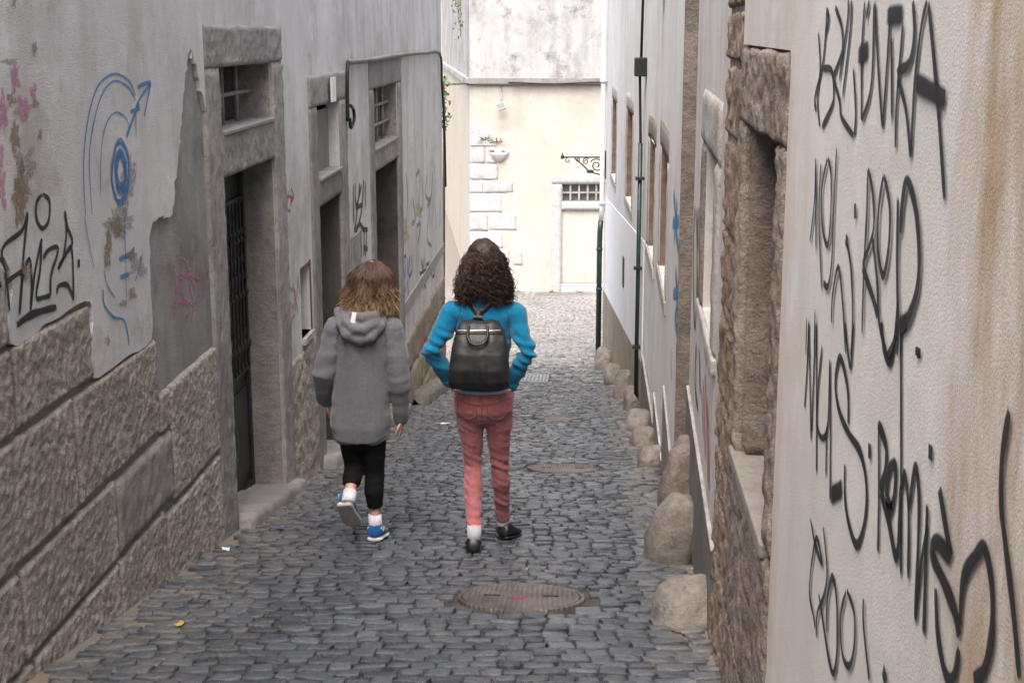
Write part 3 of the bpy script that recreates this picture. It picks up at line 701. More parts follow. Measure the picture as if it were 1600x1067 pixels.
strokes('graffiti', Z2, [[(340, 95), (346, 200), (338, 300), (345, 382)], [(366, 20), (362, 100), (352, 200), (330, 290), (334, 330)], [(352, 205), (380, 212), (386, 290), (374, 332), (350, 382)], [(366, 30), (372, 60), (360, 110)],
    [(390, 20), (410, 80), (412, 150), (396, 200), (384, 232)], [(384, 232), (404, 300), (410, 350), (448, 408)], [(448, 408), (452, 330), (445, 200)], [(430, 0), (428, 60), (402, 250)], [(440, 0), (436, 90), (412, 300)], [(480, 0), (471, 140), (470, 300), (470, 362)],
    [(494, 0), (484, 60)], (2.2, [(458, 168), (492, 146)]), [(508, 0), (500, 250), (470, 362)], [(510, 0), (520, 200), (533, 388)], [(533, 388), (546, 200), (556, 40)], (2.0, [(543, 48), (597, 42)]), [(596, 60), (576, 300), (572, 447)], [(560, 80), (562, 385)],
    (1.2, [(624, 0), (629, 100), (615, 185), (585, 210), (578, 226)]), [(578, 226), (604, 330), (618, 476)], [(618, 476), (630, 250), (650, 80), (668, 0)], (1.2, [(670, 0), (690, 200), (706, 400), (720, 606)]), (2.0, [(632, 245), (680, 272), (724, 297)]),
    [(335, 465), (331, 600), (317, 725)], [(335, 470), (336, 772)], [(351, 480), (345, 640), (353, 872)], [(371, 470), (354, 560), (356, 680), (371, 730), (380, 640), (381, 520), (371, 470)], [(398, 430), (388, 650), (383, 780), (372, 852), (358, 842)],
    (1.3, [(453, 602), (453, 656)]), [(427, 715), (441, 800), (446, 950), (440, 1066)], (1.5, [(424, 710), (432, 726)]), [(383, 966), (386, 880), (403, 796), (416, 900), (426, 1060)],
    [(492, 500), (488, 650), (480, 800), (474, 1002)], [(492, 500), (507, 580), (508, 690), (474, 790)], (1.3, [(474, 790), (508, 890), (522, 944)]), (1.1, [(505, 700), (520, 840), (526, 960), (550, 1062)]), (1.1, [(540, 518), (525, 620), (522, 740), (538, 822), (554, 740), (558, 620), (540, 518)]),
    (1.2, [(583, 580), (580, 800), (584, 980)]), (1.5, [(590, 700), (596, 600), (610, 538), (635, 620), (646, 750), (640, 860), (612, 948), (586, 978)]), [(585, 960), (580, 1066)], [(550, 1062), (572, 1010), (582, 900)], [(310, 940), (307, 1066)], [(335, 915), (332, 1066)], (1.4, [(640, 1030), (640, 1062)])], RC, .0165, M['pblack'], hC)
strokes('graffiti', Z1, [[(383, 0), (378, 140), (370, 262)], [(384, 0), (386, 150), (390, 362)], [(403, 0), (396, 200), (391, 330)], [(406, 0), (406, 200), (406, 462)], [(423, 70), (411, 200), (408, 310), (425, 346), (440, 300), (445, 110)], [(446, 110), (447, 300), (446, 542)], (2.4, [(446, 515), (484, 492)]), [(436, 300), (434, 470)],
    (1.3, [(500, 310), (498, 200), (476, 110), (462, 180), (472, 262), (500, 330), (536, 390), (553, 480), (550, 580), (526, 660), (502, 600), (490, 520), (490, 420)]), [(490, 0), (506, 138), (516, 0)], (1.3, [(598, 0), (605, 80), (622, 122), (638, 60), (642, 0)]), [(655, 0), (656, 400), (655, 768)], (2.0, [(650, 18), (676, 0)]), (1.6, [(708, 80), (708, 116)]), (1.6, [(564, 358), (563, 412)]),
    [(590, 295), (591, 500), (588, 690)], (1.5, [(588, 300), (612, 370), (610, 440), (594, 502)]), (1.5, [(594, 502), (620, 560), (636, 520), (640, 430), (622, 440), (614, 520), (632, 548)]), (1.5, [(600, 520), (622, 600), (640, 692), (650, 640), (656, 480)]), (1.1, [(660, 500), (668, 450), (679, 560), (678, 770)]), (1.3, [(680, 560), (698, 435), (710, 520), (706, 700), (698, 892)]),
    (1.3, [(735, 535), (730, 700), (724, 935)]), (1.6, [(745, 362), (743, 416)]), [(700, 892), (716, 720), (738, 600)], (1.6, [(770, 490), (788, 600), (806, 702)]), (1.8, [(806, 702), (762, 650), (750, 690), (780, 760), (815, 850), (830, 932)]), (1.4, [(760, 780), (766, 920), (790, 1042), (815, 1042), (830, 960)]),
    (1.5, [(832, 900), (842, 760), (880, 690), (905, 672), (926, 780), (926, 920), (902, 1030), (870, 1052)]), [(390, 580), (405, 660), (425, 716), (410, 640), (396, 700), (388, 800), (400, 870), (405, 906)], [(428, 600), (440, 740), (430, 812), (411, 860), (408, 936)],
    (1.2, [(415, 800), (430, 900), (446, 1000), (460, 1036), (470, 960), (468, 820), (455, 755), (440, 830), (440, 920)]), [(497, 795), (480, 870), (485, 980), (505, 1016), (520, 960), (520, 860), (497, 790)], [(548, 815), (548, 900), (566, 1066)], (2.0, [(614, 1026), (606, 1066)]),
    (1.3, [(980, 260), (958, 400), (955, 540), (965, 640), (990, 850), (1010, 1066)])], RC, .0165, M['pblack'], hC)

# ---------------------------------------------------------------- right: narrow house with a single window
hF = empty('house', (.6, 6.5, zg(6.5)))
tag(hF, 'narrow grey streaked house with one pale lintelled window and red drip marks', 'house', 'houses along the alley')
FEND = 7.98
wF = (5.85, 6.72, -1.29, -.52, .18)
mb = MB(); wall_open(mb, 'R', CEND, FEND, -5, TOPZ + .9, [wF]); shell(mb, 'R', CEND, FEND, -5, TOPZ + .9); mb.build('wall', M['plasterF'], hF)
FF = dict(front=.016, back=-.05, res=.03, amp=.006, rnd=.01, edge=.004, freq=9)
stonepart('lintel', M['ledge'], hF, 'R', 5.62, 6.98, -.52, -.27, **FF)
stonepart('jamb', M['ledge'], hF, 'R', 5.62, 5.847, -1.29, -.523, **FF); stonepart('jamb', M['frameR'], hF, 'R', 6.723, 6.98, -1.29, -.523, **FF)
m = MB(); m.wbox('R', 5.6, 7.0, -1.36, -1.293, -.18, .02); m.build('sill', M['ledge'], hF, bevel=.01)
m = MB(); m.wbox('R', 5.8, 6.8, -1.3, -.5, -.2, -.175); m.build('window_back', M['bwood'], hF)
m = MB(); m.wbox('R', CEND + .003, FEND - .01, -5, -2.0, -.01, .012); m.build('plinth', M['plinthd'], hF, bevel=.006)
m = MB(); m.wbox('R', CEND + .003, FEND - .01, -1.997, -1.985, -.01, .016); m.build('plinth_ledge', M['ledge'], hF, bevel=.006)
RF = lambda px, py: atR(px, py, .004)
strokes('graffiti', ((0, 0), 1), [[(1098, 590), (1100, 640), (1102, 720)], [(1101, 580), (1104, 660), (1106, 760)], [(1104, 620), (1107, 700), (1108, 770)], [(1096, 600), (1099, 690)]], RF, .045, M['pred'], hF)
strokes('graffiti', ((0, 0), 1), [[(1086, 320), (1084, 360), (1083, 440), (1085, 510), (1088, 470), (1089, 380), (1087, 325)], [(1091, 320), (1089, 400), (1090, 490)], [(1094, 322), (1092, 380)], [(1088, 530), (1086, 600), (1090, 640)], [(1092, 540), (1094, 620)]], RF, .04, M['pblack'], hF)
strokes('graffiti', ((0, 0), 1), [[(1100, 520), (1102, 560)], [(1104, 525), (1104, 575)], [(1108, 540), (1108, 590)]], RF, .08, M['ppink'], hF)

# ---------------------------------------------------------------- right: long white house down to the corner
hE = empty('house', (.65, 16, zg(16)))
tag(hE, 'long white streaked house with four narrow windows and a bright white lower wall', 'house', 'houses along the alley')
E0, E1 = 8.0, 26.4
opE = [(10.75, 12.2, -1.98, -.95), (13.75, 15.0, -2.22, -1.08), (18.1, 19.4, -2.2, -1.02), (22.4, 23.9, -2.33, -1.08)]
mb = MB(); wall_open(mb, 'R', E0, E1, -8, TOPZ, opE, .2, breaks=(10.5, 14.5)); shell(mb, 'R', E0, E1, -8, TOPZ); mb.build('wall', M['plasterE'], hE)
m = MB(); m.box(.575, .66, 7.97, 8.0, -6, TOPZ); m.build('corner_face', M['guardb'], hE)
for (a, b, c, d) in opE:
    FE = dict(front=.01, back=-.05, res=.06, amp=.004, rnd=.005)
    stonepart('lintel', M['frameR'] if a < 16 else M['ledge'], hE, 'R', a - .2, b + .2, d, d + .22, **FE)
    stonepart('jamb', M['ledge'], hE, 'R', a - .2, a - .003, c, d - .003, **FE); stonepart('jamb', M['ledge'], hE, 'R', b + .003, b + .2, c, d - .003, **FE)
    m = MB(); m.wbox('R', a - .2, b + .2, c - .12, c - .003, -.15, .018); m.build('sill', M['ledge'], hE, bevel=.01)
    m = MB(); m.wbox('R', a - .02, b + .02, c - .02, d + .02, -.22, -.195); w = m.build('window', M['bwood'], hE)
    m = MB(); m.wbox('R', a + .12, b - .12, c + .12, d - .12, -.196, -.188); m.build('pane', M['glass'], w)
    m = MB(); m.wbox('R', b - .012, b - .001, c, d, -.19, -.002); m.build('reveal', M['bwood'], hE)
for (a, b, z0, z1) in ((8.32, 10.45, -2.62, -2.62), (10.47, 12.6, -3.22, -3.22), (12.62, 15.5, -3.52, -3.52), (15.52, 26.38, -3.62, -4.75)):
    m = MB(); P = lambda s, z, o: pos('R', s, z, o)
    n = 8
    for i in range(n):
        s0 = a + (b - a) * i / n; s1 = a + (b - a) * (i + 1) / n; q0 = z0 + (z1 - z0) * i / n; q1 = z0 + (z1 - z0) * (i + 1) / n
        m.hexa([P(s0, -8, -.01), P(s1, -8, -.01), P(s1, -8, .012), P(s0, -8, .012), P(s0, q0, -.01), P(s1, q1, -.01), P(s1, q1, .012), P(s0, q0, .012)])
    m.build('plinth', M['plinthB'] if a > 15 else M['plinthd'], hE)
    if a < 15: m = MB(); m.wbox('R', a, b, z0 + .003, z0 + .015, -.01, .016); m.build('plinth_ledge', M['ledge'], hE, bevel=.006)
me_poly = [(15.52, -3.615), (15.52, -2.25), (16.5, -2.30), (18.5, -2.46), (21, -2.65), (23.5, -2.80), (26.35, -3.0), (26.35, -4.745)]
m = MB(); n = 14
for i in range(n):
    a = 15.52 + 10.83 * i / n; b = 15.52 + 10.83 * (i + 1) / n
    T = lambda s: -2.25 - .75 * (s - 15.52) / 10.83; B = lambda s: -3.615 - 1.13 * (s - 15.52) / 10.86
    m.hexa([pos('R', a, B(a), -.002), pos('R', b, B(b), -.002), pos('R', b, B(b), .008), pos('R', a, B(a), .008), pos('R', a, T(a), -.002), pos('R', b, T(b), -.002), pos('R', b, T(b), .008), pos('R', a, T(a), .008)])
m.build('painted_band', M['dado'], hE)
m = MB(); m.wbox('R', 19.35, 19.6, -3.45, -3.05, .009, .025); m.build('wall_vent', M['iron'], hE)
strokes('graffiti', ((0, 0), 1), [[(1052, 300), (1055, 340), (1053, 380)], [(1058, 310), (1056, 360), (1060, 390)], [(1050, 350), (1061, 345)]], RF, .09, M['pblue'], hE)
strokes('graffiti', ((0, 0), 1), [[(1055, 420), (1058, 470), (1054, 500)], [(1060, 430), (1059, 520), (1056, 555)], [(1051, 460), (1062, 455)], [(1054, 500), (1062, 540)]], RF, .09, M['pblue'], hE)
strokes('graffiti', ((0, 0), 1), [[(1048, 540), (1049, 600)], [(1058, 580), (1056, 640)], [(1064, 470), (1062, 540)]], RF, .07, M['pfade'], hE)

# pipes, cable and lamp bracket on the long house
def fromR(px, py, out): p = atR(px, py, out); return p
yp = 15.75
dp = empty('conduit_pipe', (xr(yp) - .05, yp, zg(yp))); tag(dp, 'thin dark green conduit running down the long white house', 'pipe')
m = MB(); m.tube([(xr(yp) - .05, yp, -1.2), (xr(yp) - .05, yp, zg(yp) - .05)], .024, 10); m.build('pipe', M['greenpipe'], dp, True)
for z in (-1.6, -2.6, -3.5): m = MB(); m.wbox('R', yp - .05, yp + .05, z, z + .03, 0, .1); m.build('bracket', M['iron'], dp)
jb = empty('junction_box', (xr(yp), yp, -.4)); tag(jb, 'small black junction box with a cable, high on the white house', 'junction box')
m = MB(); m.wbox('R', yp - .1, yp + .1, -.48, -.28, .0, .13); m.build('housing', M['black'], jb, bevel=.01)
m = MB(); m.tube(catmull([(xr(yp) - .05, yp, -1.2), (xr(yp) - .06, yp + .02, -.8), (xr(yp) - .07, yp, -.48)], 6), .015, 6); m.tube([(xr(yp) - .06, yp, -.3), (xr(yp) - .05, yp, .6), (xr(yp) - .05, yp, TOPZ - .1)], .015, 6); m.build('cable', M['black'], jb, True)
pt = pos('R', 12.9, .55, 0)
m = MB(); m.wbox('R', 12.1, 12.5, .33, .75, .0, .1); ib = m.build('meter_box', M['steel'], None, bevel=.01); tag(ib, 'small grey box fixed high on the white house, cut off by the top edge', 'box')
yd = 26.1; xd = xr(yd) - .07
dpp = empty('downpipe', (xd, yd, zg(yd))); tag(dpp, 'rainwater downpipe at the far corner, white above and dark green below', 'pipe')
zs = atY(942, 345, yd).z
m = MB(); m.tube([(xd, yd, TOPZ - .1), (xd, yd, zs + .25), (xd - .015, yd, zs)], .045, 12); m.build('upper_pipe', M['whitepipe'], dpp, True)
m = MB(); m.tube([(xd - .015, yd, zs), (xd - .03, yd, zs - .2), (xd - .035, yd, zs - .5), (xd - .035, yd, zg(yd) - .03)], .05, 12); lp = m.build('lower_pipe', M['greenpipe'], dpp, True)
for z in (zs + .3, zs + 2.5): m = MB(); m.tube([(xd, yd, z), (xd, yd, z + .05)], .065, 12); m.build('collar', M['whitepipe'], dpp, True)
for z in (zs - .55, zs - 1.3): m = MB(); m.tube([(xd - .035, yd, z), (xd - .035, yd, z + .05)], .058, 12); m.build('collar', M['greenpipe'], dpp, True)
yb = 26.25; pb = atY(948, 246, yb); xb = xr(yb) - .02
lb = empty('lamp_bracket', (xb, yb, pb.z)); tag(lb, 'black wrought iron scroll bracket sticking out from the far corner', 'lamp bracket')
zt = pb.z; L = .80
def spiral(cx, cz, r0, r1, a0, turns, n=26):
    return [(xb - cx - (r0 + (r1 - r0) * i / n) * math.cos(a0 + turns * 2 * math.pi * i / n), yb, zt + cz + (r0 + (r1 - r0) * i / n) * math.sin(a0 + turns * 2 * math.pi * i / n)) for i in range(n + 1)]
m = MB(); m.tube([(xb, yb, zt), (xb - L, yb, zt)], .014, 8); m.build('arm', M['iron'], lb, True)
m = MB(); m.box(xb - .012, xb + .02, yb - .02, yb + .02, zt - .40, zt + .12); m.build('wall_plate', M['iron'], lb)
m = MB(); m.tube(catmull([(xb - .56, yb, zt - .02), (xb - .42, yb, zt - .13), (xb - .28, yb, zt - .26), (xb - .12, yb, zt - .31), (xb - .01, yb, zt - .33)], 6), .014, 8); m.build('brace', M['iron'], lb, True)
m = MB(); m.tube(spiral(.15, -.15, .13, .03, .5, 1.6), .012, 7); m.build('scroll', M['iron'], lb, True)
m = MB(); m.tube(spiral(.35, -.075, .065, .015, 2.5, -1.5), .010, 7); m.build('scroll', M['iron'], lb, True)
m = MB(); m.tube(spiral(.50, -.05, .045, .012, 1.0, 1.3), .009, 7); m.build('scroll', M['iron'], lb, True)
m = MB(); m.tube(spiral(.68, -.06, .05, .02, 1.6, -.9), .009, 7); m.build('scroll', M['iron'], lb, True)
m = MB(); m.tube([(xb - L + .02, yb, zt - .03), (xb - L + .02, yb, zt + .02), (xb - L + .02, yb, zt + .05), (xb - L + .02, yb, zt + .09)], [.035, .03, .012, .004], 10); m.build('finial', M['iron'], lb, True)
m = MB(); m.ellipsoid((xb - .27, yb, zt - .26), .07, .02, .035); m.build('rosette', M['iron'], lb, True)

# ---------------------------------------------------------------- end of the street: cream building
hD = empty('house', (0, 37, zg(37)))
tag(hD, 'cream walled building closing the street, white corner stones and a walled up doorway', 'house', 'houses along the alley')
EZ = -8.0; ETOP = 3.6
zc = atE(800, 128)[1]
u = lambda px: atE(px, 300)[0]
zz = lambda py: atE(800, py)[1]
du0, du1 = u(878), u(878) + 1.12
opD = [(du0, du1, zz(315), zz(288), .2), (du0, du1, zz(443), zz(328), .10)]
mb = MB(); wall_open(mb, 'E', ECORN, 7.0, EZ, zc, opD)
mb.quad(pos('S', 0, EZ), pos('S', 24, EZ), pos('S', 24, zc), pos('S', 0, zc)); mb.quad(pos('E', 7, EZ), pos('E', 7, EZ, -20), pos('E', 7, ETOP, -20), pos('E', 7, ETOP))
mb.build('wall', M['cream'], hD)
mb = MB(); mb.quad(pos('E', ECORN, zc), pos('E', 7, zc), pos('E', 7, ETOP), pos('E', ECORN, ETOP)); mb.quad(pos('S', 0, zc), pos('S', 24, zc), pos('S', 24, ETOP), pos('S', 0, ETOP))
mb.quad(pos('E', ECORN, ETOP), pos('E', 7, ETOP), pos('E', 7, ETOP, -20), pos('S', 24, ETOP)); mb.build('upper_wall', M['endwhite'], hD)
m = MB(); m.wbox('E', ECORN - .1, 7, zc - .05, zc + .09, -.02, .10); m.wbox('E', ECORN - .06, 7, zc - .1, zc - .05, -.02, .05); m.build('cornice', M['frame'], hD)
m = MB(); m.wbox('S', .0, 24, zc - .06, zc + .09, -.02, .10); m.build('cornice', M['endwhite'], hD)
Zq = lambda x, y: (680 + x / 2.2214, y / 2.2214)
for (x0, y0, x1, y1) in ((120, 508, 173, 568), (176, 540, 214, 568), (120, 573, 218, 625), (120, 629, 167, 671), (170, 627, 270, 671), (120, 675, 231, 738), (120, 742, 183, 801), (186, 740, 282, 800), (120, 806, 235, 862), (120, 866, 200, 925), (205, 866, 256, 922), (272, 868, 303, 921), (120, 930, 225, 1000)):
    a, b = atE(*Zq(x0, y1)), atE(*Zq(x1, y0))
    stonepart('corner_stone', M['quoin'], hD, 'E', a[0], b[0], a[1], b[1], front=.012, back=-.05, res=.06, amp=.008, rnd=.006, edge=.02, freq=5)
# arched top stone of the corner
m = MB(); ac = atE(*Zq(120, 505)); r = .42; pts = [(ac[0], ac[1])] + [(ac[0] + (r if True else 0) * .98 * math.sin(a) , ac[1] + .30 * math.cos(a)) for a in [i * math.pi / 2 / 10 for i in range(11)]]
pts = [(ac[0], ac[1]), (ac[0], ac[1] + .48)] + [(ac[0] + .30 + .38 * math.sin(a), ac[1] + .10 + .38 * math.cos(a)) for a in [i * math.pi / 2 / 8 for i in range(9)]] + [(ac[0] + .68, ac[1])]
finish('corner_stone', sheet('E', pts, -.02, .03), M['quoin'], hD)
fs_ = dict(front=.02, back=-.05, res=.08, amp=.006, rnd=.006)
zl0 = zz(328)
stonepart('lintel', M['quoin'], hD, 'E', u(862), du1 + .3, zz(288) + .002, zz(272), **fs_)
stonepart('transom_beam', M['quoin'], hD, 'E', du0 + .002, du1 - .002, zz(328), zz(315), **fs_)
stonepart('jamb', M['quoin'], hD, 'E', u(862), du0 - .002, zz(455) - .1, zz(288) - .002, **fs_); stonepart('jamb', M['quoin'], hD, 'E', du1 + .002, du1 + .3, zz(455) - .1, zz(288) - .002, **fs_)
stonepart('doorstep', M['quoin'], hD, 'E', du0 + .002, du1 - .002, zz(457) - .1, zz(443), front=.03, back=-.1, res=.1, amp=.006)
m = MB(); m.wbox('E', du0 - .02, du1 + .02, zz(443) - .05, zl0 + .02, -.12, -.06); m.build('door_infill', M['cream'], hD)
m = MB(); m.wbox('E', du0 - .02, du1 + .02, zz(316), zz(287), -.22, -.16); gr = m.build('grille', M['dark'], hD)
for k in range(6): m = MB(); s = du0 + k * (du1 - du0) / 5; m.wbox('E', s - .025, s + .025, zz(315), zz(288), -.1, -.04); m.build('bar', M['ledge'], gr)
m = MB(); zm = (zz(315) + zz(288)) / 2; m.wbox('E', du0, du1, zm - .022, zm + .022, -.105, -.05); m.build('bar', M['ledge'], gr)
m = MB()
for k in range(40):
    s = du0 + k * (du1 - du0) / 40; m.wbox('E', s - .004, s + .004, zz(315), zz(288), -.15, -.142)
for k in range(14):
    z = zz(315) + k * (zz(288) - zz(315)) / 14; m.wbox('E', du0, du1, z - .004, z + .004, -.153, -.145)
m.build('wire_mesh', M['steel'], gr)
# carved basin with a plant growing above it
ba = atE(780, 243); bz = ba[1]; bu = ba[0]
m = MB(); rings = []
for t_, r_ in ((0, .03), (.05, .10), (.11, .18), (.18, .23), (.23, .25), (.25, .22)):
    c = pos('E', bu, bz - .17 + t_, .03); rings.append((c, EDIR * r_, HEAD * (-.5 * r_)))
m.loft(rings, 20); bs = m.build('stone_basin', M['quoin'], None, True); tag(bs, 'carved white stone basin on the cream wall below a small plant', 'basin')
m = MB(); m.tube([pos('E', bu - .22 + .44 * i / 12, bz + .12 + .06 * math.sin(i * .9), .05) for i in range(13)], [.05 + .02 * math.sin(i * 2.1) for i in range(13)], 8); m.build('carving', M['quoin'], bs, True)
def tuft(name, base, n, ln, spread, mat, wd=.02, out=None, seed=1):
    rnd = random.Random(seed); m = MB()
    for k in range(n):
        a = rnd.uniform(-1, 1) * spread; l = ln * rnd.uniform(.5, 1); d = Vector((math.sin(a), -.5 * rnd.random(), math.cos(a) * rnd.uniform(.3, 1)))
        p0 = Vector(base) + Vector((rnd.uniform(-.05, .05), 0, 0)); p1 = p0 + d * l * .5; p2 = p0 + d * l + Vector((0, -.02, -.3 * l))
        w = Vector((wd, 0, wd * .4)); m.add([p0 - w * .5, p0 + w * .5, p1 + w, p1 - w, p2], [(0, 1, 2, 3), (3, 2, 4)])
    return m
pb_ = pos('E', atE(766, 224)[0], atE(772, 221)[1], .02)
wp = empty('wall_plant', pb_); tag(wp, 'small fern-like plant rooted in the wall above the stone basin', 'plant')
tuft('leaves', pb_ + Vector((-.12, 0, .02)), 22, .34, 1.5, None, .012, seed=3).build('leaves', M['leaf'], wp); tuft('leaves', pb_ + Vector((.22, -.02, -.02)), 14, .22, 1.3, None, .016, seed=5).build('dry_leaves', M['leafr'], wp)
m = MB(); m.tube([pb_ + Vector((-.1, .02, -.08)), pb_ + Vector((.1, -.02, 0)), pb_ + Vector((.25, 0, -.03))], .015, 6); m.build('stem', M['leafr'], wp, True)
# floodlight
fl = atE(783, 166); fp = pos('E', fl[0], fl[1], .22)
fo = empty('floodlight', pos('E', fl[0], fl[1] + .45, 0)); tag(fo, 'small grey floodlight hanging under the cornice of the cream building', 'floodlight')
rot = Matrix.Rotation(-.35, 4, 'Y') @ Matrix.Rotation(-.5, 4, 'X')
m = MB(); m.hexa([fp + rot @ Vector(p) for p in ((-.13, -.04, -.1), (.13, -.04, -.1), (.1, .06, -.08), (-.1, .06, -.08), (-.13, -.04, .1), (.13, -.04, .1), (.1, .06, .08), (-.1, .06, .08))]); m.build('lamp_head', M['steel'], fo, bevel=.01)
m = MB(); m.add([fp + rot @ Vector(p) for p in ((-.11, -.043, -.08), (.11, -.043, -.08), (.11, -.043, .08), (-.11, -.043, .08))], [(0, 1, 2, 3)]); m.build('lens', M['glass'], fo)
m = MB(); m.tube([fp + Vector((0, .04, .1)), fp + Vector((0, .1, .22)), pos('E', fl[0], fl[1] + .5, .0)], .014, 6); m.build('arm', M['steel'], fo, True)
# overhead cables by the cornice
m = MB(); m.tube(catmull([tuple(atY(692, 133, 24)), tuple(pos('E', ECORN - .05, zz(131), .12)), tuple(pos('E', u(800), zz(129), .14)), tuple(pos('E', u(860), zz(131), .14)), tuple(pos('E', u(945), zz(128), .14)), tuple(pos('E', 4, zz(127), .14))], 8), .02, 6)
m.tube(catmull([tuple(pos('E', ECORN - .05, zz(132), .14)), tuple(pos('E', u(790), zz(134), .15)), tuple(pos('E', u(850), zz(133), .15)), tuple(pos('E', 4, zz(130), .15))], 8), .014, 6)
oc = m.build('overhead_cable', M['black'], None, True); tag(oc, 'dark cables strung along the stained cornice of the cream building', 'cable')
# weeds at the foot
for px, py, n_ in ((863, 455, 12), (905, 456, 8), (812, 452, 10)):
    g = ground(px, py); p = pos('E', atE(px, py)[0], zg(g.y), .08); p.z = zg(p.y)
    o = tuft('weed', p, n_, .16, 1.2, None, .012, seed=px).build('weed', M['grass'], None)
    tag(o, {863: 'small green weed at the foot of the left door jamb', 905: 'small green weed by the walled up door step', 812: 'small green weed at the wall foot below the corner stones'}[px], 'weed', 'weeds at the wall foot')
# creeper on the side street
def leaves(m, pts, n, r, size, seed):
    rnd = random.Random(seed)
    for k in range(n):
        c = Vector(rnd.choice(pts)) + Vector([rnd.gauss(0, r) for _ in range(3)]); a = Vector([rnd.uniform(-1, 1) for _ in range(3)]).normalized(); b = a.orthogonal().normalized(); s = size * rnd.uniform(.6, 1.3)
        m.add([c - a * s, c + b * s * .5, c + a * s, c - b * s * .5], [(0, 1, 2, 3)])
cr = empty('creeper', atY(696, 300, 22.5)); cr.location.z = zg(22.5); tag(cr, 'green creeper hanging beyond the end of the grey left house', 'plant')
p0 = atY(693, 128, 22.5); p1 = atY(694, 200, 22.5)
m = MB(); leaves(m, [p0 + (p1 - p0) * k / 8 - Vector((.02, 0, 0)) for k in range(9)], 170, .05, .04, 4); m.build('leaves', M['leaf'], cr)
m = MB(); m.tube([p0, p1, Vector((p1.x - .05, 22.5, zg(22.5)))], .02, 6); m.build('stem', M['leafr'], cr, True)
hv = empty('creeper', pos('S', 8, ETOP - .3)); tag(hv, 'thin sprays of leaves hanging high on the side of the cream building', 'plant')
m = MB(); st = MB()
for s_, z_ in ((6.5, .75), (4.5, .2), (3.4, -.15)):
    q = [pos('S', s_, ETOP - (ETOP - z_) * k / 12, .06) for k in range(13)]; leaves(m, q[7:], 40, .09, .05, int(s_ * 10)); st.tube(q, .012, 5)
m.build('leaves', M['leaf'], hv); st.build('stem', M['leafr'], hv, True)
# pale building far down the side street
hG = empty('house', (-8, 60, zg(60))); tag(hG, 'pale building far down the side street, mostly hidden by the left house', 'house', 'houses along the alley')
m = MB(); m.box(-20, -3.5, 58, 66, -8, 3); m.build('wall', M['cream'], hG)
for k in range(3):
    m = MB(); m.box(-7.5 - k * 3, -6.4 - k * 3, 57.9, 58.01, -3.5, -1.6); w = m.build('window', M['bwood'], hG)
    m = MB(); m.box(-7.4 - k * 3, -6.5 - k * 3, 57.88, 57.9, -3.4, -1.7); m.build('pane', M['glass'], w)

# ---------------------------------------------------------------- guard stones along the right wall
def rock(px0, px1, py0, py1, mat, label, seed, flat=.0, dep=None, leanx=0, yy=None):
    cx = (px0 + px1) / 2; g = ground(cx, py1 - (py1 - py0) * .06)
    if yy: g = atY(cx, py0, yy); top = g.z; g.z = zg(yy)
    d = proj(g)[2]
    w = (px1 - px0) * d / F; h = (py1 - py0) * d / F * .98 if not yy else (top - zg(yy)) * .95; dp = dep or max(.22, w * 1.1)
    if py1 < 740: w *= 1.3; h *= .98
    xw = xr(g.y + dp * .4) + .03; x0 = min(g.x - w / 2, xw - w * .7)
    c = Vector(((x0 + xw) / 2, g.y + dp * .45, zg(g.y + dp * .45)))
    m = MB(); n, q = 40, 24; vs = []
    hw = (xw - x0) / 2
    for j in range(q):
        ph = -.45 + (math.pi / 2 + .45) * j / (q - 1)
        for i in range(n):
            a = 2 * math.pi * i / n
            cp, sp = math.cos(ph), math.sin(ph)
            e = .78
            X = math.copysign(abs(math.cos(a)) ** e, math.cos(a)) * (max(cp, 0) ** .6); Y = math.copysign(abs(math.sin(a)) ** e, math.sin(a)) * (max(cp, 0) ** .6)
            Zs = sp if sp < 0 else sp ** (1 - flat * .4)
            p = Vector((X * hw + leanx * max(sp, 0) * hw, Y * dp / 2, Zs * h))
            p *= 1 + .26 * noise.noise(p * 4.5 + Vector((seed * 2.7, 0, 0))) + .06 * fbm(p * 14 + Vector((seed, 3, 0)), 4)
            vs.append(c + p)
    vs.append(c + Vector((leanx * hw, 0, h * 1.0)))
    fs = [(j * n + i, j * n + (i + 1) % n, (j + 1) * n + (i + 1) % n, (j + 1) * n + i) for j in range(q - 1) for i in range(n)]
    fs += [((q - 1) * n + i, (q - 1) * n + (i + 1) % n, len(vs) - 1) for i in range(n)]
    m.add(vs, fs); o = m.build('guard_stone', mat, None, True)
    tag(o, label, 'guard stone', 'guard stones along the right wall'); return o
rock(1022, 1103, 910, 985, M['guard'], 'nearest low pale guard stone, half sunk in sand by the right wall', 1, 0, .3, .25)
rock(1006, 1079, 786, 888, M['guard'], 'largest pale rounded guard stone standing in front of the brown slab', 2, .6, .3, .34)
rock(1032, 1079, 697, 800, M['guardb'], 'tall dark brown slab-like guard stone leaning on the right wall', 3, .8, .34, .15, 7.3)
rock(1002, 1043, 696, 733, M['guard'], 'small mottled guard stone just beyond the tall brown slab', 4, .2, .28)
rock(992, 1029, 668, 702, M['guard'], 'low grey guard stone, second beyond the tall brown slab', 5, .2, .28)
rock(982, 1022, 643, 675, M['guard'], 'pitted guard stone just before the green conduit', 6, .2, .3)
rock(977, 1009, 610, 645, M['guard'], 'rounded guard stone at the foot of the green conduit', 7, .4, .35)
rock(965, 1000, 582, 627, M['guard'], 'upright guard stone just past the green conduit', 8, .6, .4)
rock(948, 980, 570, 605, M['guard'], 'pale guard stone, second from the far downpipe', 9, .3, .4)
rock(934, 962, 545, 581, M['guard'], 'tan guard stone nearest the far downpipe', 10, .5, .45)

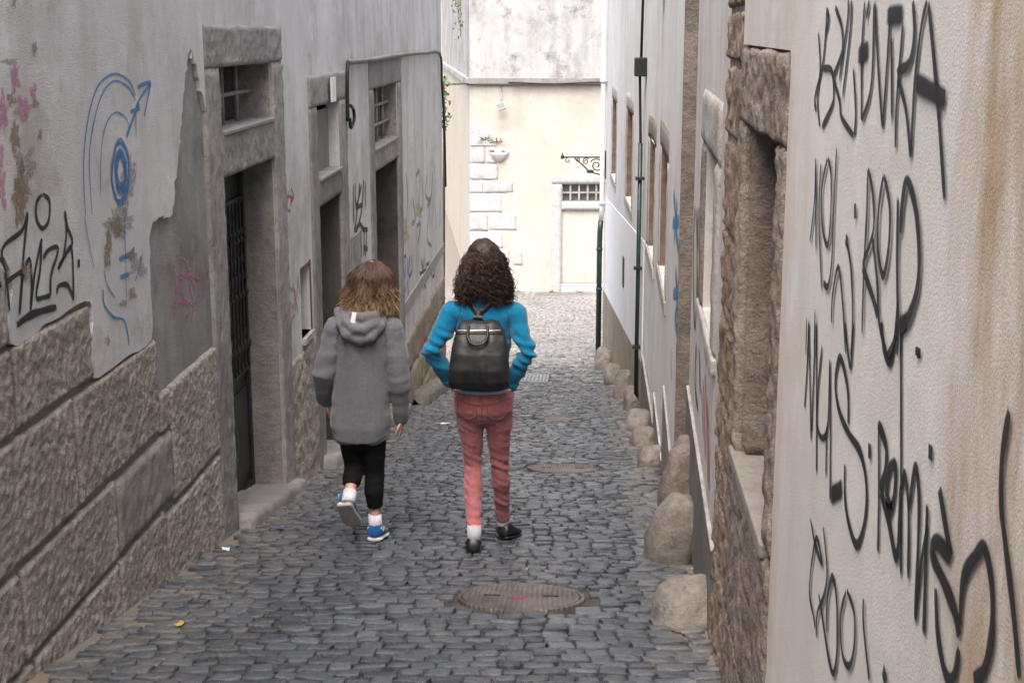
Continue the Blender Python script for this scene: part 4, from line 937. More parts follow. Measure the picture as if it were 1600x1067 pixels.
# ---------------------------------------------------------------- covers, grate, litter
tilt = math.atan(.18)
labs = ['nearest round iron manhole cover with red paint mark, in front of the walkers', 'round iron manhole cover to the right of the walker in pink trousers', 'faint round cover farthest down the street, beyond the two walkers']
for (c, r, _), lb_ in zip(COVERS, labs):
    e = empty('manhole_cover', (c.x, c.y, zg(c.y))); e.rotation_euler = (-tilt, 0, 0); tag(e, lb_, 'manhole cover', 'round covers in the street')
    def put(m, name, mat):
        o = m.build(name, mat, None, True); o.parent = e; return o
    n = 48; m = MB(); prof = ((r * 1.09, -.02), (r * 1.09, .009), (r * 1.08, .012), (r * 1.025, .012), (r * 1.015, .004), (r * 1.015, -.02))
    vs = [(a * math.cos(2 * math.pi * k / n), a * math.sin(2 * math.pi * k / n), h) for a, h in prof for k in range(n)]
    m.add(vs, [(l * n + k, l * n + (k + 1) % n, (l + 1) * n + (k + 1) % n, (l + 1) * n + k) for l in range(5) for k in range(n)]); put(m, 'frame', M['cover'])
    m = MB(); prof = ((r, -.02), (r, .009), (r * .985, .012), (r * .95, .012), (r * .94, .009)); vs = [(a * math.cos(2 * math.pi * k / n), a * math.sin(2 * math.pi * k / n), h) for a, h in prof for k in range(n)] + [(0, 0, .0095)]
    m.add(vs, [(l * n + k, l * n + (k + 1) % n, (l + 1) * n + (k + 1) % n, (l + 1) * n + k) for l in range(4) for k in range(n)] + [(4 * n + k, 4 * n + (k + 1) % n, 5 * n) for k in range(n)]); put(m, 'lid', M['cover'])
    for a in (.5, -.5):
        m = MB(); m.box(a * r - .035, a * r + .035, .02 - .008, .02 + .008, .0085, .0125); put(m, 'key_slot', M['black'])
    if 'red' in lb_:
        m = MB(); pts = [(-.06, -.05), (.0, -.06), (.03, -.03), (.0, .0), (-.05, -.01)]; m.add([(x, y, .0135) for x, y in pts], [tuple(range(5))]); m.fade = [.7] * 5; put(m, 'paint_mark', M['pred'])
sl_ = math.atan(zg(GRATE.y - .5) - zg(GRATE.y + .5))
e = empty('drain_grate', (GRATE.x, GRATE.y, zg(GRATE.y))); e.rotation_euler = (-sl_, 0, 0); tag(e, 'rectangular iron drain grate beside the blue jacket elbow', 'drain grate')
m = MB(); m.box(-.23, .23, -.62, .62, -.03, .006); o = m.build('pit', M['black'], None); o.parent = e
for k in range(9):
    m = MB(); x = -.22 + k * .055; m.box(x - .011, x + .011, -.6, .6, .006, .02); o = m.build('bar', M['steel'], None); o.parent = e
for k in range(4):
    m = MB(); y = -.6 + k * .4; m.box(-.235, .235, y - .05, y + .05, .006, .023); o = m.build('crossbar', M['steel'], None); o.parent = e
def scrap(px, py, s, mat, label, cat, name, seed):
    g = ground(px, py); rnd = random.Random(seed); m = MB(); n = 7; vs = [(g.x, g.y, zg(g.y) + .022)]
    for k in range(n):
        a = 2 * math.pi * k / n; r = s * rnd.uniform(.5, 1.1); vs.append((g.x + r * math.cos(a), g.y + r * math.sin(a), zg(g.y + r * math.sin(a)) + rnd.uniform(.012, .03)))
    m.add(vs, [(0, 1 + k, 1 + (k + 1) % n) for k in range(n)]); o = m.build(name, mat, None); tag(o, label, cat)
M['pbl'] = plain('blue_plastic', (.05, .09, .25), .4, .3, 30, .1); M['leafy'] = plain('yellow_leaf', (.42, .27, .06), .7, .3, 30, .1)
scrap(354, 862, .035, M['white'], 'white and pink paper scrap by the first door threshold', 'litter', 'paper_scrap', 1)
scrap(694, 664, .07, M['white'], 'crumpled white paper scrap near the left kerb stones', 'litter', 'paper_scrap', 2)
scrap(684, 664, .035, M['leafy'], 'yellow leaf beside the white paper near the left kerb', 'leaf', 'fallen_leaf', 3)
scrap(441, 829, .03, M['pbl'], 'dark blue plastic scrap on the cobbles beside the left wall', 'litter', 'plastic_scrap', 4)
scrap(281, 981, .022, M['leafy'], 'small yellow leaf on the cobbles near the granite base', 'leaf', 'fallen_leaf', 5)
scrap(1056, 992, .03, M['leafr'], 'brown leaf on the sand below the nearest guard stone', 'leaf', 'fallen_leaf', 6)
scrap(824, 894, .016, M['leafy'], 'tiny yellow leaf just above the nearest manhole cover', 'leaf', 'fallen_leaf', 7)

# ---------------------------------------------------------------- people
def remesh(mb, voxel, smooth=4):
    me = bpy.data.meshes.new('tmp'); me.from_pydata(mb.v, [], mb.f); me.update()
    bm = bmesh.new(); bm.from_mesh(me); bmesh.ops.recalc_face_normals(bm, faces=bm.faces); bm.to_mesh(me); bm.free()
    o = bpy.data.objects.new('tmp', me); col.objects.link(o)
    r = o.modifiers.new('r', 'REMESH'); r.mode = 'VOXEL'; r.voxel_size = voxel
    if smooth: q = o.modifiers.new('s', 'SMOOTH'); q.factor = .5; q.iterations = smooth
    dg = bpy.context.evaluated_depsgraph_get(); out = bpy.data.meshes.new_from_object(o.evaluated_get(dg))
    bpy.data.objects.remove(o); bpy.data.meshes.remove(me); return out
def displace(me, fn):
    ns = [v.normal.copy() for v in me.vertices]
    for v, n in zip(me.vertices, ns): v.co = v.co + n * fn(v.co)
    me.update()
def piece(name, me, mat, parent): 
    o = finish(name, me, mat, parent, True); return o
def bvh(me): return BVHTree.FromPolygons([v.co.copy() for v in me.vertices], [tuple(p.vertices) for p in me.polygons])
def onback(tree, p, lift=.003):           # nearest surface point seen from behind (from -Y)
    h = tree.ray_cast(Vector((p.x, p.y - 1, p.z)), Vector((0, 1, 0)))
    return (h[0] - Vector((0, lift, 0))) if h[0] else Vector(p)
def cloth(name, c, var=.2, scale=40, bump=.3, rough=.9, weave=400):
    t = NT(name); cc = t.mix(t.ramp(t.noise(scale, 5, .7), .35, .68), tuple(v * (1 - var) for v in c), tuple(min(1, v * (1 + var)) for v in c))
    n1 = t.bump(t.noise(28, 5, .6), bump, .012); n2 = t.bump(t.noise(weave, 2, .5), .4, .002, n1)
    m = t.done(cc, rough, n2, .2); t.b.inputs['Sheen Weight'].default_value = .25; return m
M['skin'] = plain('skin', (.46, .27, .20), .55, .1, 20, .05)
M['fleece'] = cloth('grey_fleece', (.135, .137, .152), .14, 90, .12); M['teal'] = cloth('blue_jacket_fabric', (.0, .135, .265), .12, 30, .25)
M['pink'] = cloth('pink_denim', (.34, .118, .126), .18, 50, .25); M['legging'] = cloth('black_jersey', (.005, .005, .0055), .2, 40, .2)
M['legging'].node_tree.nodes['Principled BSDF'].inputs['Sheen Weight'].default_value = 0.0
M['sock'] = cloth('white_sock', (.62, .63, .68), .1, 60, .3); M['sockg'] = cloth('grey_sock', (.42, .43, .50), .1, 60, .3)
M['leather'] = plain('black_leather', (.014, .0145, .016), .52, .25, 25, .15); M['shoeblue'] = cloth('blue_mesh_shoe', (.01, .075, .26), .3, 60, .3)
M['shoetrim'] = plain('pale_blue_trim', (.25, .55, .75), .5, .1, 20, .05); M['sole'] = plain('grey_rubber_sole', (.34, .33, .31), .7, .15, 40, .2); M['solew'] = plain('white_rubber', (.62, .62, .60), .6, .1, 30, .1)
M['shoeblack'] = plain('black_shoe_leather', (.010, .010, .011), .4, .3, 30, .1); M['zip'] = plain('silver_zip', (.65, .65, .62), .3, .1, 60, .1, .5, .6)
M['stripe'] = cloth('pale_grey_hem', (.4, .42, .46), .1, 40, .2)
t = NT('dark_curly_hair'); c = t.mix(t.ramp(t.noise(30, 4, .6), .35, .7), (.012, .008, .007), (.060, .034, .022)); M['hairdark'] = t.done(c, .55, None, .3)
t = NT('brown_hair_blond_tips'); g = t.n("ShaderNodeMapRange"); ZT = atY(580, 452, 7.3).z; g.inputs[1].default_value = ZT + .04; g.inputs[2].default_value = ZT - .14
t.l(t.math('ADD', t.axis(2), t.math('MULTIPLY', t.math('SUBTRACT', t.noise(26, 4, .6, (1, 1, .25)), .5), .30)), g.inputs[0])
c = t.mix(g.outputs[0], (.075, .038, .024), (.52, .37, .20)); c = t.mix(t.math('MULTIPLY', t.noise(60, 3, .6, (1, 1, .1)), .45), c, (.06, .034, .022)); M['hairbrown'] = t.done(c, .45, None, .5)
UP = Vector((0, 0, 1))
def head(mb, c, s=1.0):                      # head with jaw, nose and ears, facing +Y
    rings = []
    for z, rx, ry, oy in ((-.125, .035, .045, .03), (-.11, .05, .062, .025), (-.07, .062, .08, .012), (-.02, .072, .092, .0), (.03, .076, .097, -.006), (.07, .07, .09, -.008), (.10, .05, .066, -.008), (.118, .02, .03, -.006)):
        rings.append((c + Vector((0, oy, z)) * s, Vector((rx * s, 0, 0)), Vector((0, ry * s, 0))))
    mb.loft(rings, 20)
    mb.tube([c + Vector((0, .085, .01)) * s, c + Vector((0, .105, -.025)) * s, c + Vector((0, .092, -.042)) * s], [.010 * s, .016 * s, .014 * s], 8, rnd=True)
    mb.tube([c + Vector((-.022, .092, -.070)) * s, c + Vector((0, .098, -.070)) * s, c + Vector((.022, .092, -.070)) * s], .009 * s, 8, rnd=True)
    for sx in (-1, 1): mb.ellipsoid(c + Vector((sx * .077, -.005, -.01)) * s, .012 * s, .022 * s, .033 * s, 10, 8)
def hand(mb, w, d, nrm, thumb, curl=.5, s=1.0):  # palm, four fingers of different length and a thumb from the side of the palm
    d = d.normalized(); nrm = (nrm - d * nrm.dot(d)).normalized(); side = thumb * d.cross(nrm).normalized()
    rings = [(w + d * (q * s), side * (a * s), nrm * (b * s)) for q, a, b in ((-.01, .024, .018), (.02, .030, .016), (.055, .040, .015), (.085, .038, .012), (.092, .034, .009))]
    mb.loft(rings, 14)
    for k, ln in enumerate((.068, .078, .072, .055)):
        b = w + d * .082 * s + side * ((.031 - k * .0207) * s); pts = [b]; dd = d.copy()
        for seg, f in enumerate((.45, .32, .23)):
            ang = curl * (.5 + .45 * seg); dd = (dd * math.cos(ang * .6) + nrm * math.sin(ang * .6)).normalized(); pts.append(pts[-1] + dd * ln * f * s)
        mb.tube(pts, [.0085 * s, .0082 * s, .0075 * s, .0065 * s], 8, rnd=True)
    b = w + d * .025 * s + side * .028 * s; dd = (side * .75 + d * .7 + nrm * .25).normalized(); e = (side * .25 + d * .9 + nrm * .35).normalized()
    mb.tube([b, b + dd * .035 * s, b + dd * .035 * s + e * .028 * s], [.012 * s, .0095 * s, .008 * s], 8, rnd=True)
def shoe(mb, heel, fwd, up, L, w, h, sole=False):     # lofted along the foot: heel counter, instep, toe box
    fwd = fwd.normalized(); up = (up - fwd * up.dot(fwd)).normalized(); sd = fwd.cross(up)
    prof = ((0, .30, .55), (.03, .40, .85), (.12, .45, 1.0), (.25, .44, .98), (.40, .45, .78), (.55, .5, .62), (.75, .52, .5), (.9, .44, .42), (.98, .25, .3), (1.0, .1, .2))
    if sole: prof = tuple((a, b * 1.08, .16) for a, b, c in prof)
    n = 16; vs = []; fs = []
    for a, b, c in prof:
        for k in range(n):
            t_ = 2 * math.pi * k / n; x = math.cos(t_); z = math.sin(t_)
            zz_ = (z * .5 + .5); zz_ = max(0, zz_) ** .8
            vs.append(heel + fwd * (a * L) + sd * (math.copysign(abs(x) ** .7, x) * b * w) + up * (zz_ * c * h))
    for i in range(len(prof) - 1):
        for k in range(n): fs.append((i * n + k, i * n + (k + 1) % n, (i + 1) * n + (k + 1) % n, (i + 1) * n + k))
    fs += [tuple(range(n)), tuple((len(prof) - 1) * n + k for k in range(n))]
    mb.add(vs, fs)
def ring(px, py, y, hw, dy, oy=0.0):          # horizontal ring from pixel centre and half width in pixels
    c = atY(px, py, y); d = proj(c)[2]; c = c + Vector((0, oy, 0)); return (c, Vector((hw * d / F, 0, 0)), Vector((0, dy, 0)))
def folds(amp, fx, fz, seed, o=3):
    def f(p): return amp * fbm(Vector((p.x * fx, p.y * fx, p.z * fz)) + Vector((seed, seed, 0)), o)
    return f

# ---- woman in the blue jacket
yw = 7.15; P_ = lambda px, py, dy=0.0: atY(px, py, yw + dy)
sL, sR = P_(708, 486), P_(803, 486); eL, eR = P_(672, 549, -.08), P_(824, 551, -.08); wL, wR = P_(704, 594, .03), P_(795, 602, .0)
hL, hR = P_(735, 628), P_(776, 628); kL, kR = P_(739, 727, .06), P_(781, 722, .10)
gL, gR = ground(740, 868), ground(787, 846); gL.z = zg(gL.y) + .012; gR.z = zg(gR.y) + .012
aL = Vector((gL.x + .0, gL.y + .05, gL.z + .085)); aR = Vector((gR.x - .005, gR.y + .03, gR.z + .095))
hc = P_(756, 412, .04)
def legs(mb, hL, kL, aL, hR, kR, aR, r, extra=()):
    for h_, k_, a_ in ((hL, kL, aL), (hR, kR, aR)):
        mid = (h_ + k_) / 2; calf = k_ + (a_ - k_) * .3 + Vector((0, -.015, 0))
        mb.tube([h_ + Vector((0, 0, .02)), h_ + (k_ - h_) * .25, mid, k_, calf, a_ + (k_ - a_) * .25, a_ + (k_ - a_) * .08], [r[0] * 1.0, r[0] * 1.02, r[1], r[2], r[3], r[4], r[5]], 16, rnd=True)
b = MB()
b.loft([ring(756, 640, yw, 40, .08), ring(756, 615, yw, 44, .09), ring(756, 570, yw, 36, .08), ring(756, 520, yw, 40, .085), ring(756, 490, yw, 42, .085), ring(756, 470, yw, 26, .06), ring(756, 455, yw, 15, .05, .01), ring(756, 430, yw, 14, .05, .03)], 18)
head(b, hc, .98)
for s_, e_, w_ in ((sL, eL, wL), (sR, eR, wR)): b.tube([s_ + Vector((0, 0, -.01)), e_, w_], [.040, .034, .024], 12, rnd=True)
for w_, e_, th in ((wL, eL, 1), (wR, eR, -1)):
    d_ = Vector((.25 * th, .55, -.8)); hand(b, w_ + d_.normalized() * .015, d_, Vector((th, -.1, -.1)), -1 if th > 0 else 1, .45, .92)
legs(b, hL, kL, aL, hR, kR, aR, (.062, .058, .042, .043, .03, .029))
for g_, a_ in ((gL, aL), (gR, aR)): b.tube([a_ + Vector((0, 0, .03)), a_, Vector((a_.x, a_.y - .02, g_.z + .035)), Vector((a_.x, a_.y + .1, g_.z + .03))], [.03, .03, .03, .026], 10, rnd=True)
wm = piece('person', remesh(b, .0046, 2), M['skin'], None)
tag(wm, 'person in blue jacket and pink trousers walking away, hands in pockets', 'person')
for sx in (-1, 1): m = MB(); m.ellipsoid(hc + Vector((sx * .03, .083, .008)), .012, .012, .011, 10, 8); m.build('eye', M['white'], wm, True)
# trousers
b = MB(); b.loft([ring(755, 658, yw, 22, .07), ring(755, 650, yw, 38, .10), ring(755, 638, yw, 47, .115, -.01), ring(755, 620, yw, 48, .115, -.01), ring(755, 604, yw, 47, .105), ring(755, 590, yw, 43, .095)], 22)
legs(b, hL + Vector((-.005, 0, 0)), kL, aL, hR + Vector((.005, 0, 0)), kR, aR, (.076, .064, .050, .050, .040, .040))
pm = remesh(b, .006, 5)
zk, za = (kL.z + kR.z) / 2, gL.z
def pf(p):
    k = math.exp(-((p.z - zk) / .10) ** 2) + .7 * math.exp(-((p.z - za - .16) / .09) ** 2) + .45 * math.exp(-((p.z - hL.z + .1) / .09) ** 2)
    return .014 * k * noise.noise(Vector((p.x * 9, p.y * 9, p.z * 42 + p.x * 20))) + .003 * fbm(p * 14, 3)
displace(pm, pf); tr = piece('trousers', pm, M['pink'], wm); tt = bvh(pm)
M['pinkseam'] = cloth('pink_seam', (.25, .085, .09), .1, 50, .2)
def seam(name, px, tree, y, mat, parent, r=.0032):
    pts = [onback(tree, atY(p[0], p[1], y), .001) for p in catmull(px, 6)]; m = MB(); m.tube(pts, r, 6); return m.build(name, mat, parent, True)
seam('seam', [(755, 610), (755, 630), (756, 652)], tt, yw, M['pinkseam'], tr)
seam('seam', [(711, 616), (735, 622), (755, 624), (778, 621), (799, 616)], tt, yw, M['pinkseam'], tr)
for q in ([(716, 622), (718, 642), (731, 648), (746, 641), (746, 626)], [(764, 626), (765, 641), (779, 648), (793, 641), (795, 621)]): seam('pocket', q, tt, yw, M['pinkseam'], tr, .0036)
# socks and shoes
for g_, a_, yaw_, pit in ((gL, aL, -.08, 0), (gR, aR, .28, -.25)):
    m = MB(); m.tube([a_ + Vector((0, 0, .05)), a_ + Vector((0, 0, .0)), a_ + Vector((0, .01, -.04))], [.036, .037, .04], 12); m.build('sock', M['sockg'], wm, True)
    fw = Vector((math.sin(yaw_), math.cos(yaw_), -.18 + pit * .3)); up_ = Vector((0, .18, 1)); hl = Vector((a_.x, a_.y - .055, g_.z - .002 + (.02 if pit else 0)))
    m = MB(); shoe(m, hl, fw, up_, .25, .085, .088); so = m.build('shoe', M['shoeblack'], wm, True)
    m = MB(); shoe(m, hl - up_ * .006, fw, up_, .253, .088, .09, True); m.build('sole', M['black'], so, True)
# jacket
b = MB()
b.loft([ring(755, 606, yw, 46, .115), ring(755, 590, yw, 44, .11), ring(755, 560, yw, 39, .10), ring(756, 530, yw, 41, .105), ring(756, 505, yw, 47, .11), ring(756, 488, yw, 52, .10), ring(756, 473, yw, 44, .08), ring(757, 463, yw, 28, .068, .005), ring(757, 450, yw, 22, .066, .015), ring(757, 444, yw, 20, .064, .02)], 24)
for s_, e_, w_ in ((sL, eL, wL), (sR, eR, wR)):
    b.tube([s_ + Vector((0, 0, -.005)), s_ + (e_ - s_) * .12], [.064, .060], 16, rnd=True)
jm = remesh(b, .0062, 6)
def jf(p):
    sx = abs(p.x - P_(756, 500).x); el = math.exp(-((p.z - eL.z) / .10) ** 2) * (1 if sx > .16 else .3)
    return .028 * el * noise.noise(Vector((p.x * 10, p.y * 8, p.z * 30 + p.x * 14))) + .013 * noise.noise(Vector((p.x * 7, p.y * 7, p.z * 13))) * (1 if sx > .1 else .6) + .002 * fbm(p * 20, 3)
displace(jm, jf); jk = piece('jacket', jm, M['teal'], wm); jt = bvh(jm)
for s_, e_, w_ in ((sL, eL, wL), (sR, eR, wR)):
    b = MB(); b.tube([s_ + Vector((0, 0, -.002)), s_ + (e_ - s_) * .35, s_ + (e_ - s_) * .75, e_, e_ + (w_ - e_) * .4, w_ - (w_ - e_) * .08], [.060, .053, .047, .047, .044, .040], 18, rnd=True)
    sm = remesh(b, .006, 5); displace(sm, jf); piece('sleeve', sm, M['teal'], jk)
m = MB(); c0 = P_(757, 447, .02); rr = [(c0 + Vector((.072 * math.cos(a), .066 * math.sin(a), -.012 * math.sin(a))), .014) for a in [2 * math.pi * k / 24 for k in range(25)]]; m.tube([q[0] for q in rr], .014, 8, 2.2); m.build('collar', M['teal'], jk, True)
m = MB()
rg = [ring(755, 608, yw, 47.5, .117), ring(755, 604, yw, 47.5, .117)]; m.loft(rg, 24); m.build('shirt_hem', M['stripe'], wm, True)
M['tseam'] = cloth('blue_seam', (.0, .075, .15), .1, 60, .1)
for q in ([(727, 470), (716, 492), (713, 512)], [(786, 470), (796, 492), (799, 512)]): seam('seam', q, jt, yw, M['tseam'], jk, .0024)
for s_, e_, w_ in ((sL, eL, wL), (sR, eR, wR)):
    d_ = (w_ - e_).normalized(); c_ = w_ - (w_ - e_) * .06; m = MB(); m.tube([c_ - d_ * .022, c_ - d_ * .018, c_ + d_ * .018, c_ + d_ * .022], [.040, .045, .044, .039], 16); m.build('cuff', M['teal'], jk, True)
# curly hair: scalp shell and corkscrew strands
b = MB(); b.loft([ring(753, 447, yw, 25, .06, -.01), ring(753, 438, yw, 28, .088, .01), ring(754, 425, yw, 27, .105, .025), ring(755, 405, yw, 26, .108, .03), ring(755, 389, yw, 24, .10, .03), ring(755, 379, yw, 15, .07, .03), ring(755, 374, yw, 7, .03, .03)], 20)
hm = remesh(b, .008, 4); displace(hm, lambda p: .006 * noise.noise(p * 28) + .004 * noise.noise(p * 60)); hr = piece('hair', hm, M['hairdark'], wm)
rnd = random.Random(11); m = MB(); crown = P_(755, 378, .03); dpx = proj(crown)[2] / F
for k in range(1500):
    a = rnd.uniform(math.pi * .86, math.pi * 2.14) if rnd.random() < .8 else rnd.uniform(0, 2 * math.pi)
    st = rnd.uniform(.0, .5) ** 1.3; ln = rnd.uniform(.62, 1.0); wid = rnd.uniform(.86, 1.07) * (1.12 if rnd.random() < .06 else 1); rad = rnd.uniform(.006, .016); ph = rnd.uniform(0, 6.3); fr = rnd.uniform(26, 40)
    pts = []
    end = rnd.uniform(444, 476) if abs(math.cos(a)) > .5 else rnd.uniform(436, 466) + (10 if rnd.random() < .08 else 0)
    n_ = 30
    for i in range(n_):
        q = st + (1 - st) * i / (n_ - 1); py = 378 + (end - 378) * q
        hwpx = 6.5 + 19 * min(1, q * 3.0) ** .6 + 17 * q ** 1.3 * (1.12 if math.cos(a) > 0 else 1)
        cpt = P_(755 + (2 if q < .5 else 1), py, .03 - .03 * q)
        out = Vector((math.cos(a) * hwpx * dpx * wid, math.sin(a) * (.03 + .085 * min(1, q * 2.6) ** .55) * wid, 0))
        cu = Vector((math.cos(ph + fr * q), math.sin(ph + fr * q), .4 * math.sin(2 * ph + fr * q * .7))) * rad * min(1, .25 + q * 1.1)
        pts.append(cpt + out + cu)
    m.tube(pts, [.0017] * (n_ - 6) + [.0016, .0015, .0014, .0012, .0010, .0006], 4)
m.build('curls', M['hairdark'], hr, True)

# backpack: carried, a thing of its own
bpY = onback(jt, P_(750, 555)).y
def B_(px, py, dy=0.0): return atY(px, py, bpY + dy)
b = MB(); rg = []
for py, c_, hw, dp_ in ((606, 749, 44, .03), (603, 749, 47.5, .058), (594, 749, 48.5, .075), (575, 749, 48, .082), (550, 749.5, 46, .076), (528, 750, 42, .062), (512, 750, 36, .044), (504, 750, 31, .033), (500, 750, 29, .02)):
    c = B_(c_, py, -dp_ + .012); d = proj(c)[2]; rg.append((c, hw * d / F, dp_))
n = 32; vs = []; fs = []
for c, hw, dp_ in rg:
    for k in range(n):
        a = 2 * math.pi * k / n; x, y_ = math.cos(a), math.sin(a); vs.append(c + Vector((math.copysign(abs(x) ** .55, x) * hw, math.copysign(abs(y_) ** .6, y_) * dp_, 0)))
for i in range(len(rg) - 1):
    for k in range(n): fs.append((i * n + k, i * n + (k + 1) % n, (i + 1) * n + (k + 1) % n, (i + 1) * n + k))
fs += [tuple(range(n)), tuple((len(rg) - 1) * n + k for k in range(n))]; b.add(vs, fs)
km = remesh(b, .006, 4); kc = B_(749, 560)
displace(km, lambda p: .010 * noise.noise(Vector(((p.x - kc.x) * 16 / (1 + 1.5 * max(0, kc.z + .1 - p.z)), 0, (p.z - kc.z) * 4 + abs(p.x - kc.x) * 9))) + .002 * fbm(p * 22, 3))
bag = empty('backpack', B_(749, 606)); tag(bag, 'black leather backpack with a top handle on the back of the walker in blue', 'backpack')
bd = piece('bag_body', km, M['leather'], bag); kt = bvh(km)
m = MB(); m.tube([onback(kt, B_(717 + 66 * i / 14, 512 - .8 * math.sin(i / 14 * math.pi)), .002) for i in range(15)], .0055, 6, .6); m.build('zip', M['zip'], bd, True)
m = MB(); m.tube([onback(kt, B_(715 + 70 * i / 14, 516 - .8 * math.sin(i / 14 * math.pi)), .0) for i in range(15)], .006, 6); m.build('zip_flap', M['leather'], bd, True)
hd = catmull([tuple(onback(kt, B_(*p), .01 + e)) for p, e in (((734, 506), 0), ((733, 516), .012), ((738, 526), .015), ((749, 530), .015), ((760, 526), .015), ((764, 516), .012), ((763, 506), 0))], 5)
m = MB(); m.tube(hd, .0075, 8); m.build('handle', M['leather'], bag, True)
def strap(pts, w, tree, name, lift=.006):
    P = [onback(tree, Vector(q), lift) for q in catmull([tuple(P_(*p)) for p in pts], 8)]; m = MB(); vs = []
    for i, p in enumerate(P):
        t_ = (P[min(i + 1, len(P) - 1)] - P[max(0, i - 1)]).normalized(); sd = t_.cross(Vector((0, -1, 0))).normalized() * w / 2
        vs += [p - sd, p + sd, p + sd + Vector((0, -.005, 0)), p - sd + Vector((0, -.005, 0))]
    fs = [(i * 4 + k, i * 4 + (k + 1) % 4, i * 4 + 4 + (k + 1) % 4, i * 4 + 4 + k) for i in range(len(P) - 1) for k in range(4)] + [(0, 1, 2, 3), tuple(len(vs) - 4 + k for k in range(4))]
    m.add(vs, fs); return m.build(name, M['leather'], bag, True)
strap([(788, 455), (775, 465), (762, 475), (751, 484)], .030, jt, 'strap'); strap([(722, 458), (735, 468), (743, 477), (749, 484)], .028, jt, 'strap')
strap([(750, 479), (749, 490), (748, 503)], .034, jt, 'strap_yoke', .012); strap([(741, 490), (748, 489), (757, 490)], .022, jt, 'buckle', .018)

# ---- girl in the grey hooded fleece
yg = 7.3; Q_ = lambda px, py, dy=0.0: atY(px, py, yg + dy)
sL, sR = Q_(525, 509), Q_(611, 510); eL, eR = Q_(506, 585, -.04), Q_(624, 592, -.02); wL, wR = Q_(509, 622, .10), Q_(627, 650, .04)
hL, hR = Q_(548, 668), Q_(583, 668); kL, kR = Q_(554, 728, .03), Q_(585, 738, .02)
gR = ground(585, 848); gR.z = zg(gR.y) + .012; aR = Vector((gR.x, gR.y + .045, gR.z + .09)); aL = Q_(545, 778, -.16)
hc = Q_(580, 441, .04)
b = MB()
b.loft([ring(566, 690, yg, 34, .08), ring(566, 660, yg, 38, .085), ring(567, 610, yg, 32, .075), ring(568, 550, yg, 36, .08), ring(569, 515, yg, 38, .08), ring(570, 495, yg, 24, .06), ring(573, 482, yg, 14, .048, .01), ring(577, 460, yg, 13, .048, .03)], 18)
head(b, hc, .95)
for s_, e_, w_ in ((sL, eL, wL), (sR, eR, wR)): b.tube([s_, e_, w_], [.036, .031, .022], 12, rnd=True)
hand(b, wR + Vector((0, .0, -.01)), Vector((-.05, .12, -1)), Vector((-1, .1, 0)), -1, .55, .85); hand(b, wL + Vector((0, .01, -.01)), Vector((.1, .4, -1)), Vector((1, 0, 0)), 1, .55, .85)
legs(b, hL, kL, aL, hR, kR, aR, (.060, .054, .040, .040, .029, .027))
toeL = Q_(553, 822, -.06); heelL = Q_(537, 789, -.20)
b.tube([aL + (kL - aL).normalized() * .02, aL, heelL + (toeL - heelL) * .25 + Vector((0, .02, .02)), heelL + (toeL - heelL) * .7 + Vector((0, .02, .0))], [.028, .028, .026, .022], 10, rnd=True)
b.tube([aR + Vector((0, 0, .03)), aR, Vector((aR.x, aR.y - .015, gR.z + .035)), Vector((aR.x, aR.y + .1, gR.z + .028))], [.028, .028, .028, .024], 10, rnd=True)
gm = piece('person', remesh(b, .0046, 2), M['skin'], None); tag(gm, 'person in grey hooded fleece and black leggings walking away, left heel lifted', 'person')
for sx in (-1, 1): m = MB(); m.ellipsoid(hc + Vector((sx * .029, .08, .008)), .0115, .0115, .011, 10, 8); m.build('eye', M['white'], gm, True)
# leggings to mid shin
b = MB(); b.loft([ring(566, 700, yg, 26, .07), ring(566, 685, yg, 37, .10), ring(566, 660, yg, 39, .10), ring(566, 640, yg, 34, .09)], 20)
for h_, k_, a_, cut in ((hL, kL, aL, .24), (hR, kR, aR, .20)):
    calf = k_ + (a_ - k_) * .35 + Vector((0, -.02, 0)); e_ = a_ + (k_ - a_) * cut * 1.6
    b.tube([h_, (h_ + k_) / 2, k_, calf, e_], [.076, .066, .054, .053, .043], 16)
lm = remesh(b, .006, 4); displace(lm, lambda p: .003 * noise.noise(Vector((p.x * 12, p.y * 12, p.z * 40)))); piece('leggings', lm, M['legging'], gm)
# socks, trainers
for g_, (a_, up_, fw, hl) in ((1, (aL, (kL - aL).normalized(), (toeL - heelL), heelL)), (0, (aR, Vector((0, 0, 1)), Vector((.06, 1, -.18)), Vector((aR.x, aR.y - .055, gR.z - .002))))):
    if g_: nrm = Vector((0, .75, .55)); up2 = nrm
    else: up2 = Vector((0, .18, 1))
    m = MB(); m.tube([a_ + up_ * .045, a_ + up_ * .0, a_ + up_ * -.035 + Vector((0, .012, 0))], [.036, .037, .04], 12); m.build('sock', M['sock'], gm, True)
    upn = (up2 - fw.normalized() * up2.dot(fw.normalized())).normalized(); sdv = fw.normalized().cross(upn)
    m = MB(); shoe(m, hl + upn * .016, fw, up2, .225, .088, .085); so = m.build('shoe', M['shoeblue'], gm, True)
    m = MB(); shoe(m, hl, fw, up2, .232, .093, .155, True); m.build('sole', M['solew'], so, True)
    if g_: m = MB(); shoe(m, hl - upn * .004, fw, up2, .226, .089, .05, True); m.build('tread', M['sole'], so, True)
    f_ = fw.normalized()
    for sx in (-1, 1):
        m = MB(); m.tube([hl + upn * (.016 + .06) + sdv * sx * .036 + f_ * .01, hl + upn * (.016 + .035) + sdv * sx * .041 + f_ * .04, hl + upn * (.016 + .055) + sdv * sx * .04 + f_ * .08], .0045, 6); m.build('trim', M['shoetrim'], so, True)
